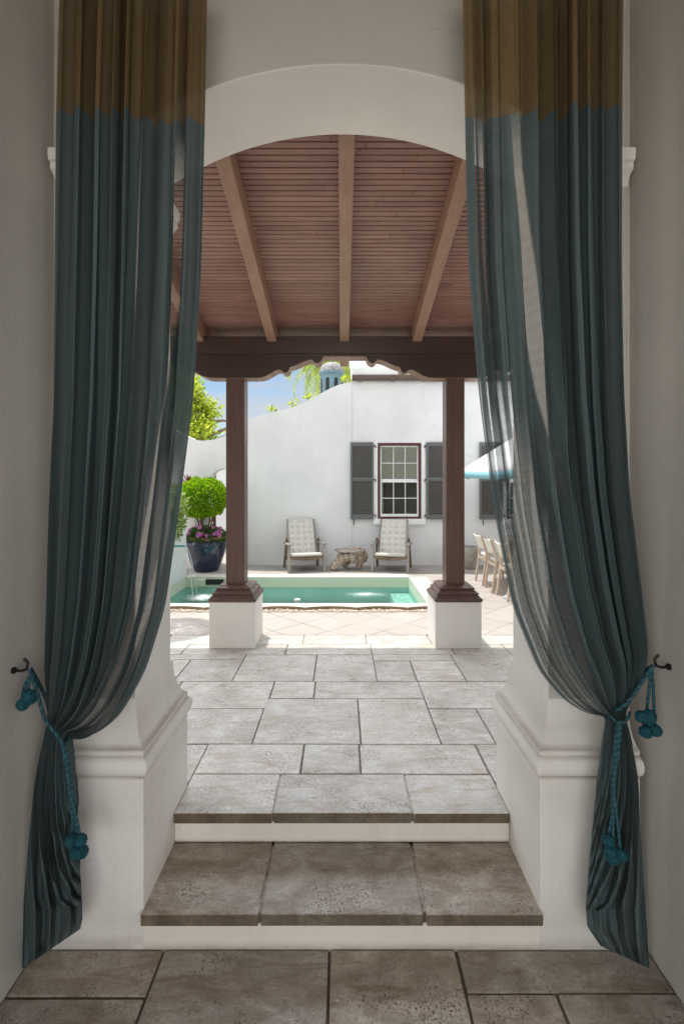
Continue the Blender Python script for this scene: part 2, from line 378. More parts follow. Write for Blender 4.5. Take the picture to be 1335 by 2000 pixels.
M['cupola'] = m_plain('cupola_blue', (.115, .195, .23), .6, .1, 6)
M['dome'] = m_plain('cupola_dome', (.27, .26, .255), .8, .35, 10, bump=.4)
M['verdigris'] = m_plain('verdigris_copper', (.10, .33, .34), .6, .2, 30)
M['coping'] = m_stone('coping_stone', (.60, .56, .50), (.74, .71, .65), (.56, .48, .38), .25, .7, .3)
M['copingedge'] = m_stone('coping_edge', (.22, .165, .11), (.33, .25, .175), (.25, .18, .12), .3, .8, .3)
M['pebble'] = m_plain('pebbles', (.55, .47, .39), .8, .35, 60)
M['dark'] = m_plain('dark_fill', (.016, .020, .019), .8, .1, 5)
M['roomdark'] = m_plain('house_room', (.50, .44, .36), .8, .2, 3)
M['blind'] = m_plain('roman_blind', (.82, .84, .76), .8, .05, 8)
M['ground'] = m_plain('pale_ground', (.60, .565, .51), .9, .15, .6)

# blue glazed pot
t = NT('blue_glaze'); f = t.noise(t.pos, 5., 5, .6, .8)
c = t.mix(t.ramp(f, (.35, 0.), (.65, 1.)), (.006, .010, .028), (.011, .026, .075)); c = t.mix(t.ramp(t.noise(t.pos, 45., 3), (.70, 0.), (.74, 1.)), c, (.30, .34, .36))
M['glaze'] = t.set(c, .07, t.bump(t.noise(t.pos, 7., 3), .15, .01), .7)
# pool basin and water
t = NT('pool_plaster'); f = t.noise(t.pos, 2.5, 5)
c = t.mix(t.ramp(f, (.35, 0.), (.65, 1.)), (.50, .80, .76), (.64, .88, .85))
z = t.sep(t.pos)[2]
c = t.mix(t.ramp(z, (.10, 0.), (.15, 1.)), c, (.60, .65, .52))
M['basin'] = t.set(c, .6, None, .3)
t = NT('pool_step_tile'); M['poolstep'] = t.set((.66, .76, .68), .6, None, .3)
t = NT('water'); pm = t.map(t.pos, (1., 2.2, 1.))
h = t.math('ADD', t.noise(pm, 5., 3, .5, .6), t.math('MULTIPLY', t.noise(pm, 15., 2, .5, .4), .45))
nr = t.bump(h, 1.0, .09)
fr = t.n.new('ShaderNodeFresnel'); fr.inputs['IOR'].default_value = 1.33; t.l.new(nr, fr.inputs['Normal'])
tp = t.n.new('ShaderNodeBsdfTransparent'); tp.inputs['Color'].default_value = (.66, .93, .895, 1)
gl = t.n.new('ShaderNodeBsdfGlossy'); gl.inputs['Roughness'].default_value = .03; t.l.new(nr, gl.inputs['Normal'])
m1 = t.n.new('ShaderNodeMixShader'); t.l.new(fr.outputs[0], m1.inputs[0]); t.l.new(tp.outputs[0], m1.inputs[1]); t.l.new(gl.outputs[0], m1.inputs[2])
# foam where the spout falls; at the right end sun sparkle painted white
def foam_sparkle_at(cx_, cy_, rx, ry):
    s_ = t.sep(t.pos); dx = t.math('DIVIDE', t.math('SUBTRACT', s_[0], cx_), rx); dy = t.math('DIVIDE', t.math('SUBTRACT', s_[1], cy_), ry)
    return t.math('SUBTRACT', 1.0, t.math('SQRT', t.math('ADD', t.math('MULTIPLY', dx, dx), t.math('MULTIPLY', dy, dy))))
fo = t.math('MAXIMUM', foam_sparkle_at(-1.93, 6.62, .42, .36), t.math('MULTIPLY', foam_sparkle_at(.34, 6.80, .50, .26), .8))
fn = t.noise(t.map(t.pos, (1., 2.6, 1.)), 24., 6, .75, 1.4)
fm = t.ramp(t.math('ADD', t.math('MULTIPLY', t.math('MAXIMUM', fo, -.6), .24), t.math('MULTIPLY', fn, .80)), (.53, 0.), (.60, .85))
df = t.n.new('ShaderNodeBsdfDiffuse'); df.inputs['Color'].default_value = (.85, .9, .88, 1)
m2 = t.n.new('ShaderNodeMixShader'); t.l.new(fm, m2.inputs[0]); t.l.new(m1.outputs[0], m2.inputs[1]); t.l.new(df.outputs[0], m2.inputs[2])
t.l.new(m2.outputs[0], t.out.inputs[0]); t.n.remove(t.b); M['water'] = t.m
# glass
t = NT('window_glass'); fr = t.n.new('ShaderNodeFresnel'); fr.inputs['IOR'].default_value = 1.6
tp = t.n.new('ShaderNodeBsdfTransparent'); tp.inputs['Color'].default_value = (.95, .97, .95, 1); gl = t.n.new('ShaderNodeBsdfGlossy'); gl.inputs['Roughness'].default_value = .02
m1 = t.n.new('ShaderNodeMixShader'); t.l.new(fr.outputs[0], m1.inputs[0]); t.l.new(tp.outputs[0], m1.inputs[1]); t.l.new(gl.outputs[0], m1.inputs[2])
t.l.new(m1.outputs[0], t.out.inputs[0]); t.n.remove(t.b); M['glass'] = t.m
# falling water
t = NT('falling_water'); tp = t.n.new('ShaderNodeBsdfTransparent'); tp.inputs['Color'].default_value = (.95, .97, .97, 1)
df = t.n.new('ShaderNodeBsdfDiffuse'); df.inputs['Color'].default_value = (.85, .88, .88, 1)
m1 = t.n.new('ShaderNodeMixShader'); m1.inputs[0].default_value = .5; t.l.new(tp.outputs[0], m1.inputs[1]); t.l.new(df.outputs[0], m1.inputs[2])
t.l.new(m1.outputs[0], t.out.inputs[0]); t.n.remove(t.b); M['stream'] = t.m
# diamond deck tiles
t = NT('deck_tiles'); s_ = t.sep(t.pos)
ux = t.math('DIVIDE', t.math('SUBTRACT', s_[0], -.397), .265 * 2); vy = t.math('DIVIDE', t.math('SUBTRACT', s_[1], 4.931), .252 * 2)
a = t.math('ADD', ux, vy); b = t.math('SUBTRACT', ux, vy)
def edge(q): return t.math('ABSOLUTE', t.math('SUBTRACT', t.math('FRACT', t.math('ADD', q, .5)), .5))
dmin = t.math('MINIMUM', edge(a), edge(b))
cid = t.n.new('ShaderNodeCombineXYZ'); t.l.new(t.math('FLOOR', a), cid.inputs[0]); t.l.new(t.math('FLOOR', b), cid.inputs[1])
wn_ = t.n.new('ShaderNodeTexWhiteNoise'); t.l.new(cid.outputs[0], wn_.inputs['Vector'])
c = t.mix(wn_.outputs['Value'], (.385, .352, .32), (.42, .387, .355))
c = t.mix(t.math('MULTIPLY', t.ramp(t.noise(t.pos, 3.2, 6, .65, .5), (.45, 0.), (.68, 1.)), .28), c, (.37, .30, .245))
c = t.mix(t.math('MULTIPLY', t.ramp(t.noise(t.pos, 50., 4, .7), (.55, 0.), (.70, 1.)), .3), c, (.32, .275, .23))
brk = t.ramp(t.noise(t.pos, 2.7, 3), (.40, .25), (.55, 1.))
jm = t.math('MULTIPLY', t.ramp(dmin, (.0075, 1.), (.0125, 0.)), brk)
c = t.mix(jm, c, (.13, .095, .07))
M['deck'] = t.set(c, .75, t.bump(t.math('SUBTRACT', t.math('MULTIPLY', t.noise(t.pos, 40., 4), .3), jm), .4, .005), .3)

UP = .28   # terrace level above the room floor
random.seed(7)

# ------------------------------------------------------------------ ground sheets
bm = bmesh.new()
for f in ((-400, 400, -400, 400),):
    vs = [bm.verts.new(p) for p in ((-400, -400, -.08), (400, -400, -.08), (400, 400, -.08), (-400, 400, -.08))]; bm.faces.new(vs)
tag(obj('ground', bm, M['ground']), kind='structure')

def slabs(bm, rows, top, gap=.010, th=.05, mi=0):
    for x0, x1, y0, y1 in rows:
        g = gap / 2; j = lambda: random.uniform(-.0022, .0022)
        box(bm, x0 + g + j(), x1 - g + j(), y0 + g + j(), y1 - g + j(), top - th, top + random.uniform(-.0012, .0012), mi)

# room floor
rows = [(-1.13, -.656, 1.62, 1.785), (-.656, -.045, 1.25, 1.785), (-.045, .42, 1.25, 1.785), (.42, 1.13, 1.632, 1.785),
        (-1.13, -.656, 1.2, 1.62), (.42, .725, 1.2, 1.632), (.725, 1.13, 1.2, 1.632)]
y = 1.2
while y > -3.4:
    d = random.uniform(.4, .55); x = -1.13
    while x < 1.1:
        x2 = min(1.13, x + random.uniform(.4, .75)); rows.append((x, x2, y - d, y - .0)); x = x2
    y -= d
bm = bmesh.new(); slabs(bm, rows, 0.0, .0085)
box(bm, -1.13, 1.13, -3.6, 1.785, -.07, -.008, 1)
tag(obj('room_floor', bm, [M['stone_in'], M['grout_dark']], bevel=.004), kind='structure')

# terrace paving
rows = [(-.735, -.204, 2.393, 2.665), (-.204, .097, 2.393, 2.665), (.097, .735, 2.393, 2.665),
        (-3.2, -.495, 2.665, 3.083), (-.495, .105, 2.665, 3.224), (.105, .5515, 2.665, 3.224), (.5515, .855, 2.665, 3.083), (.855, 1.6, 2.665, 3.083), (1.6, 3.4, 2.665, 3.083),
        (-1.15, -.483, 3.083, 3.501), (-3.2, -1.15, 3.083, 3.501), (-.483, -.189, 3.224, 3.501), (-.189, .552, 3.224, 3.501), (.552, 1.3, 3.083, 3.501), (1.3, 3.4, 3.083, 3.501),
        (-3.2, -1.22, 3.501, 3.93), (-1.22, -.80, 3.501, 3.93), (-.80, -.205, 3.501, 4.04), (-.205, .258, 3.501, 4.04), (.258, .55, 3.501, 3.905), (.55, .906, 3.501, 3.905), (.906, 1.75, 3.501, 4.04), (1.75, 3.4, 3.501, 4.04),
        (-3.2, -.80, 3.93, 4.04), (.258, .906, 3.905, 4.04),
        (-3.2, -1.35, 4.04, 4.30), (-1.35, -.476, 4.04, 4.30), (-.476, .256, 4.04, 4.30), (.256, .95, 4.04, 4.30), (.95, 1.42, 4.04, 4.30), (1.42, 3.4, 4.04, 4.30),
        (-3.2, -1.6, 4.30, 4.56), (-1.6, -1.0, 4.30, 4.56), (-1.0, -.35, 4.30, 4.56), (-.35, .224, 4.30, 4.56), (.224, .80, 4.30, 4.56), (.80, 1.25, 4.30, 4.56), (1.25, 3.4, 4.30, 4.56),
        (-3.2, -.735, 2.33, 2.665), (.735, 3.4, 2.33, 2.665)]
bm = bmesh.new(); slabs(bm, rows, UP, .0085)
box(bm, -3.2, 3.4, 2.40, 4.555, UP - .12, UP - .010, 1)
tag(obj('terrace_paving', bm, [M['stone'], M['grout']], bevel=.004), kind='structure')

# pool deck, one sheet round the pool (PX0..PX1, PY0..PY1)
PX0, PX1, PY0, PY1 = -2.34, 1.005, 5.59, 7.24
bm = bmesh.new()
xs = [-9, PX0 - .02, PX1, 11]; ys = [4.56, PY0 - .02, PY1, 8.6]
for i in range(3):
    for j in range(3):
        if i == 1 and j == 1: continue
        x1 = xs[i + 1]; 
        box(bm, xs[i], x1, ys[j], ys[j + 1], UP - .10, UP)
bmesh.ops.remove_doubles(bm, verts=bm.verts, dist=1e-4)
tag(obj('pool_deck', bm, M['deck']), kind='structure')
bm = bmesh.new()
box(bm, -9, -3.2, -4, 4.56, UP - .1, UP - .006); box(bm, 3.4, 11, -4, 4.56, UP - .1, UP - .006)
tag(obj('garden_path', bm, M['deck']), kind='structure')

# ------------------------------------------------------------------ steps
st = thing('entrance_steps', (0, 1.95, 0), 'two stone steps with white risers leading up through the arch', 'steps')
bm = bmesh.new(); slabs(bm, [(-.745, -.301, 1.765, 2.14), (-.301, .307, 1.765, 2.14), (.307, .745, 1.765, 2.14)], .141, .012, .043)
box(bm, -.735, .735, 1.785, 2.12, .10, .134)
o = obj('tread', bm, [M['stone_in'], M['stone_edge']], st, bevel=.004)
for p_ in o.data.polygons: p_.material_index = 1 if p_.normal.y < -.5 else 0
bm = bmesh.new(); slabs(bm, [(-.738, -.302, 2.105, 2.393), (-.302, .309, 2.105, 2.393), (.309, .738, 2.105, 2.393)], UP, .0085, .045)
box(bm, -.730, .730, 2.122, 2.39, UP - .04, UP - .007)
o = obj('tread', bm, [M['stone'], M['stone_edge']], st, bevel=.004)
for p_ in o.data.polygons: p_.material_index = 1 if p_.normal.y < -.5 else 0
bm = bmesh.new(); box(bm, -.733, .733, 1.787, 2.13, -.06, .0965); obj('riser', bm, M['riser'], st)
bm = bmesh.new(); box(bm, -.733, .733, 2.125, 2.40, .145, .2335); obj('riser', bm, M['riser'], st)

# ------------------------------------------------------------------ arch wall
ar = thing('arched_wall', (0, 2.0, 0), 'thick white plastered wall with a low arch on two moulded piers', 'wall')
AX, AF, AB, ATOP = .787, 1.845, 2.225, 3.325
RAD = 1.42
pts = [(-1.09, 0.0), (-AX, 0.0)]
n = 56
for i in range(n + 1):
    x = -AX + 2 * AX * i / n
    pts.append((x, ATOP - RAD + math.sqrt(RAD * RAD - x * x)))
pts += [(AX, 0.0), (1.09, 0.0), (1.09, 5.6), (-1.09, 5.6)]
bm = bmesh.new(); prism_xz(bm, pts, AF, AB)
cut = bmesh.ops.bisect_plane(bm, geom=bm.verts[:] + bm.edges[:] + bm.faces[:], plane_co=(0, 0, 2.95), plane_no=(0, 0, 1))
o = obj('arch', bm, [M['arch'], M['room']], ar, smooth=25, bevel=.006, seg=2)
for p_ in o.data.polygons: p_.material_index = 1 if (p_.normal.y < -.9 and p_.center.z > 2.95) else 0  # greyer plaster above the impost carries the arch front's shade in its colour
for s in (-1, 1):
    bm = bmesh.new()
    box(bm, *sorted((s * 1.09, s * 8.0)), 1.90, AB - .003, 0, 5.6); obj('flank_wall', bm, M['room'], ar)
    rect = (AX, 1.09, AF, 2.25) if s > 0 else (-1.09, -AX, AF, 2.25)
    mask = (1, .3, 1, 1) if s > 0 else (.3, 1, 1, 1)
    prof = [(.058, -.06), (.058, .0), (.052, .01), (.052, .628), (.049, .633), (.058, .637), (.066, .647), (.071, .662), (.072, .678), (.067, .693), (.058, .704), (.050, .709),
            (.053, .712), (.053, .729), (.047, .732), (.036, .745), (.025, .762), (.016, .785), (.009, .815), (.004, .85), (.002, .90)]
    bm = bmesh.new(); sqring(bm, prof, rect, mask=mask)
    obj('plinth', bm, M['plinth'], ar, smooth=28, bevel=.0015, seg=1)
    prof = [(.001, 2.855), (.004, 2.875), (.010, 2.893), (.020, 2.906), (.024, 2.910), (.024, 2.932), (.021, 2.934), (.031, 2.940), (.033, 2.955), (.033, 2.985)]
    bm = bmesh.new(); sqring(bm, prof, rect, mask=(1, .4, 1, .2) if s > 0 else (.4, 1, 1, .2))
    obj('impost', bm, M['plinth'], ar, smooth=28, bevel=.003)

# room side walls, ceiling slab
for s, nm in ((-1, 'plain warm grey plaster wall behind the left curtain'), (1, 'plain warm grey plaster wall behind the right curtain')):
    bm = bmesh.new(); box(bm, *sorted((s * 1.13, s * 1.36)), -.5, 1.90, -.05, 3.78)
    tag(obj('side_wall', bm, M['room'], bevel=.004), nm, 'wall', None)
bm = bmesh.new(); box(bm, -1.36, 1.36, -2.0, 1.845, 3.78, 4.2)
tag(obj('room_ceiling', bm, M['teakdark']), kind='structure')

# ------------------------------------------------------------------ porch roof: rafters, boards, fascia
SL = .245
def zr(D): return 2.99 + SL * (4.18 - D)      # rafter underside
pr = thing('porch_roof', (0, 3.4, 2.9), 'sloping timber porch roof with brown boarded ceiling and exposed rafters', 'roof')
EAVE = 4.74
RD = .15
k = 0
for i in range(-3, 4):
    xc = .024 + i * .642
    bm = bmesh.new(); h = .041
    pts = [(AB + .002, zr(AB)), (EAVE, zr(EAVE)), (EAVE, zr(EAVE) + RD), (AB + .002, zr(AB) + RD)]
    a = [bm.verts.new((xc - h, y, z)) for y, z in pts]; b = [bm.verts.new((xc + h, y, z)) for y, z in pts]
    bm.faces.new(a); bm.faces.new(b[::-1])
    for q in range(4): bm.faces.new((a[q], b[q], b[(q + 1) % 4], a[(q + 1) % 4]))
    obj('rafter', bm, M['rafter'], pr, bevel=.006)
bm = bmesh.new(); y = AB + .002; pitch = .0385
while y < EAVE + .03:
    y2 = y + pitch - .005
    segs = [-2.1, random.uniform(-1.6, -.5), random.uniform(-.2, .9), random.uniform(1.1, 1.8), 2.1]
    for xa, xb in zip(segs[:-1], segs[1:]):
        pts = [(y, zr(y) + RD + .002), (y2, zr(y2) + RD + .002), (y2, zr(y2) + RD + .02), (y, zr(y) + RD + .02)]
        a = [bm.verts.new((xa + .0005, q[0], q[1])) for q in pts]; b = [bm.verts.new((xb - .0005, q[0], q[1])) for q in pts]
        bm.faces.new(a); bm.faces.new(b[::-1])
        for q in range(4): bm.faces.new((a[q], b[q], b[(q + 1) % 4], a[(q + 1) % 4]))
    y += pitch
obj('ceiling_boards', bm, M['board'], pr, bevel=.0022, seg=1)
bm = bmesh.new()
pts = [(AB + .002, zr(AB) + RD + .023), (EAVE + .04, zr(EAVE + .04) + RD + .023), (EAVE + .04, zr(EAVE + .04) + RD + .10), (AB + .002, zr(AB) + RD + .12)]
a = [bm.verts.new((-2.15, *q)) for q in pts]; b = [bm.verts.new((2.15, *q)) for q in pts]
bm.faces.new(a); bm.faces.new(b[::-1])
for q in range(4): bm.faces.new((a[q], b[q], b[(q + 1) % 4], a[(q + 1) % 4]))
obj('roof_slab', bm, M['dark'], pr)

# carved beam
be = thing('carved_beam', (.027, 4.36, 2.65), 'dark brown timber beam with a scalloped lower edge resting on the columns', 'beam')
BD, BB = 4.28, 4.446
bm = bmesh.new(); box(bm, -2.1, 2.1, BD - .006, BB + .004, 2.862, 3.015)
obj('beam', bm, M['beam'], be, bevel=.006)
half = [(630.8, 696), (629.5, 701), (626, 706), (621, 709), (616, 709), (612, 706), (609.5, 702.5), (604, 702.5), (594, 706), (583, 711), (573, 715), (566, 717),
        (564.5, 722), (561, 727), (557, 728.5), (552, 727), (549.5, 723.5), (545, 721.5), (538, 723.5), (530, 728), (520, 734), (510, 737), (500, 738), (420, 738)]
left = [(XP(p, BD), ZP(q, BD)) for p, q in half]
c0 = .027; PITCH = 1.962
bay = [(x - c0, z) for x, z in left]; bay = bay[::-1] + [(-x, z) for x, z in bay]
bay = [q for q in bay if abs(q[0]) < PITCH / 2]
low = []
for kx in (-1, 0, 1): low += [(c0 + kx * PITCH + x, z) for x, z in bay]
low = [q for q in low if -2.09 < q[0] < 2.09]
bm = bmesh.new(); prism_xz(bm, low + [(low[-1][0], 2.861), (low[0][0], 2.861)], BD, BB)
ob = obj('apron', bm, [M['beam'], M['rafter']], be, bevel=.004)
for p in ob.data.polygons:
    if p.normal.z < -.25 or (abs(p.normal.y) < .3 and p.center.z < .21): p.material_index = 1

# ------------------------------------------------------------------ porch columns (built at the origin, copied)
def column():
    r = thing('porch_column', (0, 0, 0), 'x', 'column', 'porch columns under the carved beam')
    bm = bmesh.new(); box(bm, -.2, .2, -.2, .2, 0, .402); obj('plinth', bm, M['block'], r, bevel=.006, seg=3)
    prof = [(.19, .4025), (.207, .408), (.207, .430), (.200, .434), (.172, .462), (.180, .463), (.180, .476), (.172, .479), (.143, .502), (.152, .503), (.152, .515), (.144, .518), (.112, .534), (.0835, .536)]
    bm = bmesh.new(); sqring(bm, prof, (0, 0, 0, 0)); obj('base_moulding', bm, M['post'], r, bevel=.0015, seg=1)
    bm = bmesh.new(); box(bm, -.082, .082, -.082, .082, .534, 2.375); obj('shaft', bm, M['post'], r, bevel=.005)
    return r
c1 = column(); c1.location = (-.948, 4.382, UP)
c1['label'] = 'dark brown timber column on a white block, the one in front of the topiary pot'
c2 = dup(c1, (1.011, 4.382, UP), None, 'dark brown timber column on a white block, the one beside the patio chairs')

# ------------------------------------------------------------------ garden wall with gate arch
WD, WB = 8.35, 8.62
xg0, xg1 = -2.29, -1.72
pts = [(-6.5, 0.1), (xg0, 0.1), (xg0, 1.72)]
for i in range(1, 20):
    a = math.pi * (1 - i / 20); pts.append(((xg0 + xg1) / 2 + (xg1 - xg0) / 2 * math.cos(a), 1.72 + .235 * math.sin(a)))
pts += [(xg1, 1.72), (xg1, 0.1), (.183, 0.1)]
topc = [(.183, 3.446), (.10, 3.435), (-.02, 3.41), (-.15, 3.36), (-.26, 3.305), (-.372, 3.245), (-.48, 3.185), (-.593, 3.122), (-.72, 3.06), (-.858, 3.01), (-1.03, 2.965), (-1.21, 2.92), (-1.42, 2.865), (-1.62, 2.795),
        (-1.82, 2.68), (-2.0, 2.53), (-2.2, 2.45), (-2.41, 2.432), (-2.55, 2.455), (-2.7, 2.52), (-2.95, 2.66), (-3.3, 2.82), (-3.8, 2.9), (-6.5, 2.9)]
pts += topc
bm = bmesh.new(); prism_xz(bm, pts, WD + .0012, WB)
gw = tag(obj('garden_wall', bm, M['white'], smooth=25), 'tall white garden wall with a wavy top and a small arched opening', 'wall')
# gate leaf and the wall beyond it
gt = thing('garden_gate', (-2.22, 8.7, UP), 'dark red wooden gate standing open inside the small wall arch', 'gate')
bm = bmesh.new(); box(bm, -2.37, -2.262, 8.66, 8.72, UP, 1.92)
obj('leaf', bm, M['winred'], gt, bevel=.004)
bm = bmesh.new(); tube(bm, [(-2.28, 8.655, 1.05), (-2.28, 8.645, 1.08), (-2.28, 8.645, 1.20), (-2.28, 8.655, 1.23)], .007, 6); obj('handle', bm, M['iron'], gt)
bm = bmesh.new(); box(bm, -4.5, .1, 10.2, 10.4, 0, 2.05)
tag(obj('back_wall', bm, M['white']), 'low sunlit white wall seen through the arched opening', 'wall')
bm = bmesh.new(); box(bm, -6.5, .15, 8.62, 10.2, UP - .1, UP - .006); tag(obj('back_path', bm, M['deck']), kind='structure')
# white pillar behind the topiary and the bromeliad on it
pl = thing('pillar', (-2.62, 8.12, UP), 'cream square pillar against the garden wall behind the topiary pot', 'pillar')
bm = bmesh.new(); box(bm, -2.78, -2.42, 8.0, 8.30, UP, 1.58); obj('shaft', bm, M['block'], pl, bevel=.006)
bm = bmesh.new(); box(bm, -2.81, -2.39, 7.97, 8.33, 1.582, 1.64); obj('cap', bm, M['block'], pl, bevel=.006)

# ------------------------------------------------------------------ foliage helpers
def leaf_mesh(name, pts, dirs, size, mat, parent=None, seed=1, aspect=.5, jitter=.6, fold=.25):
    rng = np.random.default_rng(seed); n = len(pts)
    pts = np.asarray(pts, float); d = np.asarray(dirs, float) + rng.normal(0, jitter, (n, 3)); d /= np.linalg.norm(d, axis=1)[:, None] + 1e-9
    r = rng.normal(0, 1, (n, 3)); s = np.cross(d, r); s /= np.linalg.norm(s, axis=1)[:, None] + 1e-9
    nn = np.cross(d, s); L = size * rng.uniform(.6, 1.25, n)[:, None]; W = L * aspect
    v = np.stack([pts, pts + d * L * .5 + s * W * .5 + nn * L * fold * .4, pts + d * L, pts + d * L * .5 - s * W * .5 + nn * L * fold * .4], 1).reshape(-1, 3)
    f = np.arange(4 * n).reshape(n, 4)
    tri = np.concatenate([f[:, [0, 1, 2]], f[:, [0, 2, 3]]])
    return raw(name, v.tolist(), tri.tolist(), mat, parent)
def blob_points(rng, n, c, r, shell=.25, lump=.12, seed=0, flat=None):
    """points in a lumpy shell of an ellipsoid, and outward directions"""
    u = rng.normal(0, 1, (n, 3)); u /= np.linalg.norm(u, axis=1)[:, None]
    lum = np.array([1 + lump * noise.noise(Vector((a * 2.6 + seed, b * 2.6, cc * 2.6))) + lump * .6 * noise.noise(Vector((a * 6 + seed, b * 6, cc * 6))) for a, b, cc in u])
    rad = (1 - shell * rng.uniform(0, 1, n) ** 1.5) * lum
    p = u * rad[:, None] * np.array(r) + np.array(c)
    if flat is not None: p[:, 2] = np.maximum(p[:, 2], flat + rng.uniform(-.02, .02, n))
    return p, u

# ------------------------------------------------------------------ topiary in the blue pot
tx, ty = -2.20, 7.86
pot = thing('glazed_pot', (tx, ty, UP), 'large glossy dark blue pot with terracotta rim at the pool end', 'pot')
prof = [(.0, .0), (.185, .0), (.195, .01), (.24, .12), (.29, .26), (.322, .38), (.330, .45), (.322, .50), (.310, .515)]
bm = bmesh.new(); lathe(bm, [(r_, z + UP) for r_, z in prof], (tx, ty), 48); obj('body', bm, M['glaze'], pot, smooth=60)
bm = bmesh.new(); lathe(bm, [(r_, z + UP) for r_, z in [(.311, .512), (.326, .518), (.330, .535), (.326, .553), (.315, .558), (.295, .556), (.288, .54), (.285, .48)]], (tx, ty), 48); obj('rim', bm, M['terracotta'], pot, smooth=60)
bm = bmesh.new(); lathe(bm, [(.0, .515 + UP), (.29, .51 + UP)], (tx, ty), 32); obj('soil', bm, M['soil'], pot)
tp_ = thing('topiary', (tx, ty, UP + .52), 'bright green clipped mushroom topiary on bare stems in the blue pot', 'topiary')
rng = np.random.default_rng(3)
p, u = blob_points(rng, 17000, (tx - .06, ty, 1.455), (.41, .40, .32), .26, .13, 4, 1.16)
leaf_mesh('crown', p, u + np.array([0, 0, .35]), .037, M['topiary'], tp_, 5, .55)
for k_, (dx, dy, bx, by, tz) in enumerate([(-.05, .0, -.17, .05, 1.3), (-.02, -.02, -.02, -.06, 1.32), (.0, .02, .12, .02, 1.3), (.04, -.01, .22, -.03, 1.28), (-.03, .03, -.1, .12, 1.3)]):
    bm = bmesh.new(); b0 = Vector((tx - .03 + dx * 1.5, ty + dy, UP + .50)); b1 = Vector((tx - .04 + bx, ty + by, tz))
    m_ = (b0 + b1) / 2 + Vector((.02 * (-1) ** k_, .01, .02)); q = m_ + Vector((.05, .02, .12))
    tube(bm, [b0, b0.lerp(m_, .5) + Vector((.008, 0, 0)), m_, m_.lerp(b1, .5) + Vector((-.008, 0, 0)), b1], [.017, .015, .013, .012, .009], 7)
    tube(bm, [m_, m_.lerp(q, .5) + Vector((.012, 0, 0)), q + Vector((.03, 0, .08))], [.009, .008, .006], 6)
    obj('stem', bm, M['bark'], tp_, smooth=60)
fl = thing('flowering_plant', (tx, ty, UP + .52), 'low bedding plant with pink flowers around the topiary stems', 'flowers')
p = []; u = []
for i in range(1500):
    a = rng.uniform(0, 2 * math.pi); r_ = .36 * math.sqrt(rng.uniform(.05, 1)); p.append((tx + r_ * math.cos(a), ty + r_ * math.sin(a), UP + .53 + rng.uniform(0, .17) * (1.15 - r_ / .42) + (.02 if r_ < .28 else -.05))); u.append((math.cos(a) * .7, math.sin(a) * .7, .8))
leaf_mesh('foliage', p, u, .058, M['bedding'], fl, 6, .5, .4)
vs = []; fs = []
for i in range(32):
    a = rng.uniform(math.pi * .95, 2.05 * math.pi); r_ = rng.uniform(.14, .37)
    c = Vector((tx + .05 + r_ * math.cos(a), ty + r_ * math.sin(a), UP + .62 + rng.uniform(-.05, .11) * (1.2 - r_))); nrm = Vector((.25 * math.cos(a), -1, .5)).normalized()
    s1 = nrm.orthogonal().normalized(); s2 = nrm.cross(s1); R0 = rng.uniform(.024, .036); b0 = len(vs)
    for q in range(5):
        a0 = 2 * math.pi * q / 5; bb = len(vs)
        for aa, rr, off in ((a0, .004, 0), (a0 - .55, R0 * .8, .003), (a0 - .2, R0, .006), (a0 + .2, R0, .006), (a0 + .55, R0 * .8, .003)):
            vs.append(c + (s1 * math.cos(aa) + s2 * math.sin(aa)) * rr + nrm * off)
        fs.append((bb, bb + 1, bb + 2, bb + 3, bb + 4))
raw('blossoms', vs, fs, M['petal'], fl)

# bromeliad on the pillar
br = thing('bromeliad', (-2.55, 8.12, 1.64), 'dark red spiky bromeliad on the cream pillar behind the topiary', 'plant')
vs = []; fs = []
for i in range(46):
    a = rng.uniform(0, 2 * math.pi); el = rng.uniform(.25, 1.4); L = rng.uniform(.16, .28); wd = rng.uniform(.018, .03)
    d = Vector((math.cos(a) * math.cos(el), math.sin(a) * math.cos(el), math.sin(el))); s = d.cross(Vector((0, 0, 1))).normalized(); o0 = Vector((-2.57, 8.10, 1.68)); b0 = len(vs)
    for q in range(5):
        tt = q / 4; c = o0 + d * L * tt + Vector((0, 0, -.05 * tt * tt)); ww = wd * (1 - tt) ** .6 * (.7 + .6 * tt)
        vs += [c - s * ww, c + s * ww]
    for q in range(4): fs.append((b0 + 2 * q, b0 + 2 * q + 1, b0 + 2 * q + 3, b0 + 2 * q + 2))
raw('leaves', vs, fs, M['brom'], br)
bm = bmesh.new(); lathe(bm, [(0, 1.641), (.07, 1.641), (.095, 1.72), (.098, 1.73)], (-2.57, 8.12), 20); obj('pot', bm, M['terracotta'], br, smooth=60)

# ------------------------------------------------------------------ pool
po = thing('swimming_pool', (-.67, 6.4, UP), 'small rectangular plunge pool of green water with pale stone edge', 'pool')
bm = bmesh.new(); zb = -.75
BX0, BX1, BY0, BY1 = PX0 + .004, PX1 - .006, PY0 + .004, PY1 - .006
v = [bm.verts.new(q) for q in ((BX0, BY0, zb), (BX1, BY0, zb), (BX1, BY1, zb), (BX0, BY1, zb), (BX0, BY0, UP + .012), (BX1, BY0, UP + .012), (BX1, BY1, UP + .012), (BX0, BY1, UP + .012))]
for f in ((0, 1, 2, 3), (0, 4, 5, 1), (1, 5, 6, 2), (2, 6, 7, 3), (3, 7, 4, 0)): bm.faces.new([v[i] for i in f])
me = bpy.data.meshes.new('basin'); bm.to_mesh(me); bm.free(); new_obj('basin', me, M['basin'], po)
bm = bmesh.new(); box(bm, .72, PX1 - .010, PY0 + .01, PY1 - .010, zb + .002, .06); obj('pool_step', bm, M['poolstep'], po, bevel=.01)
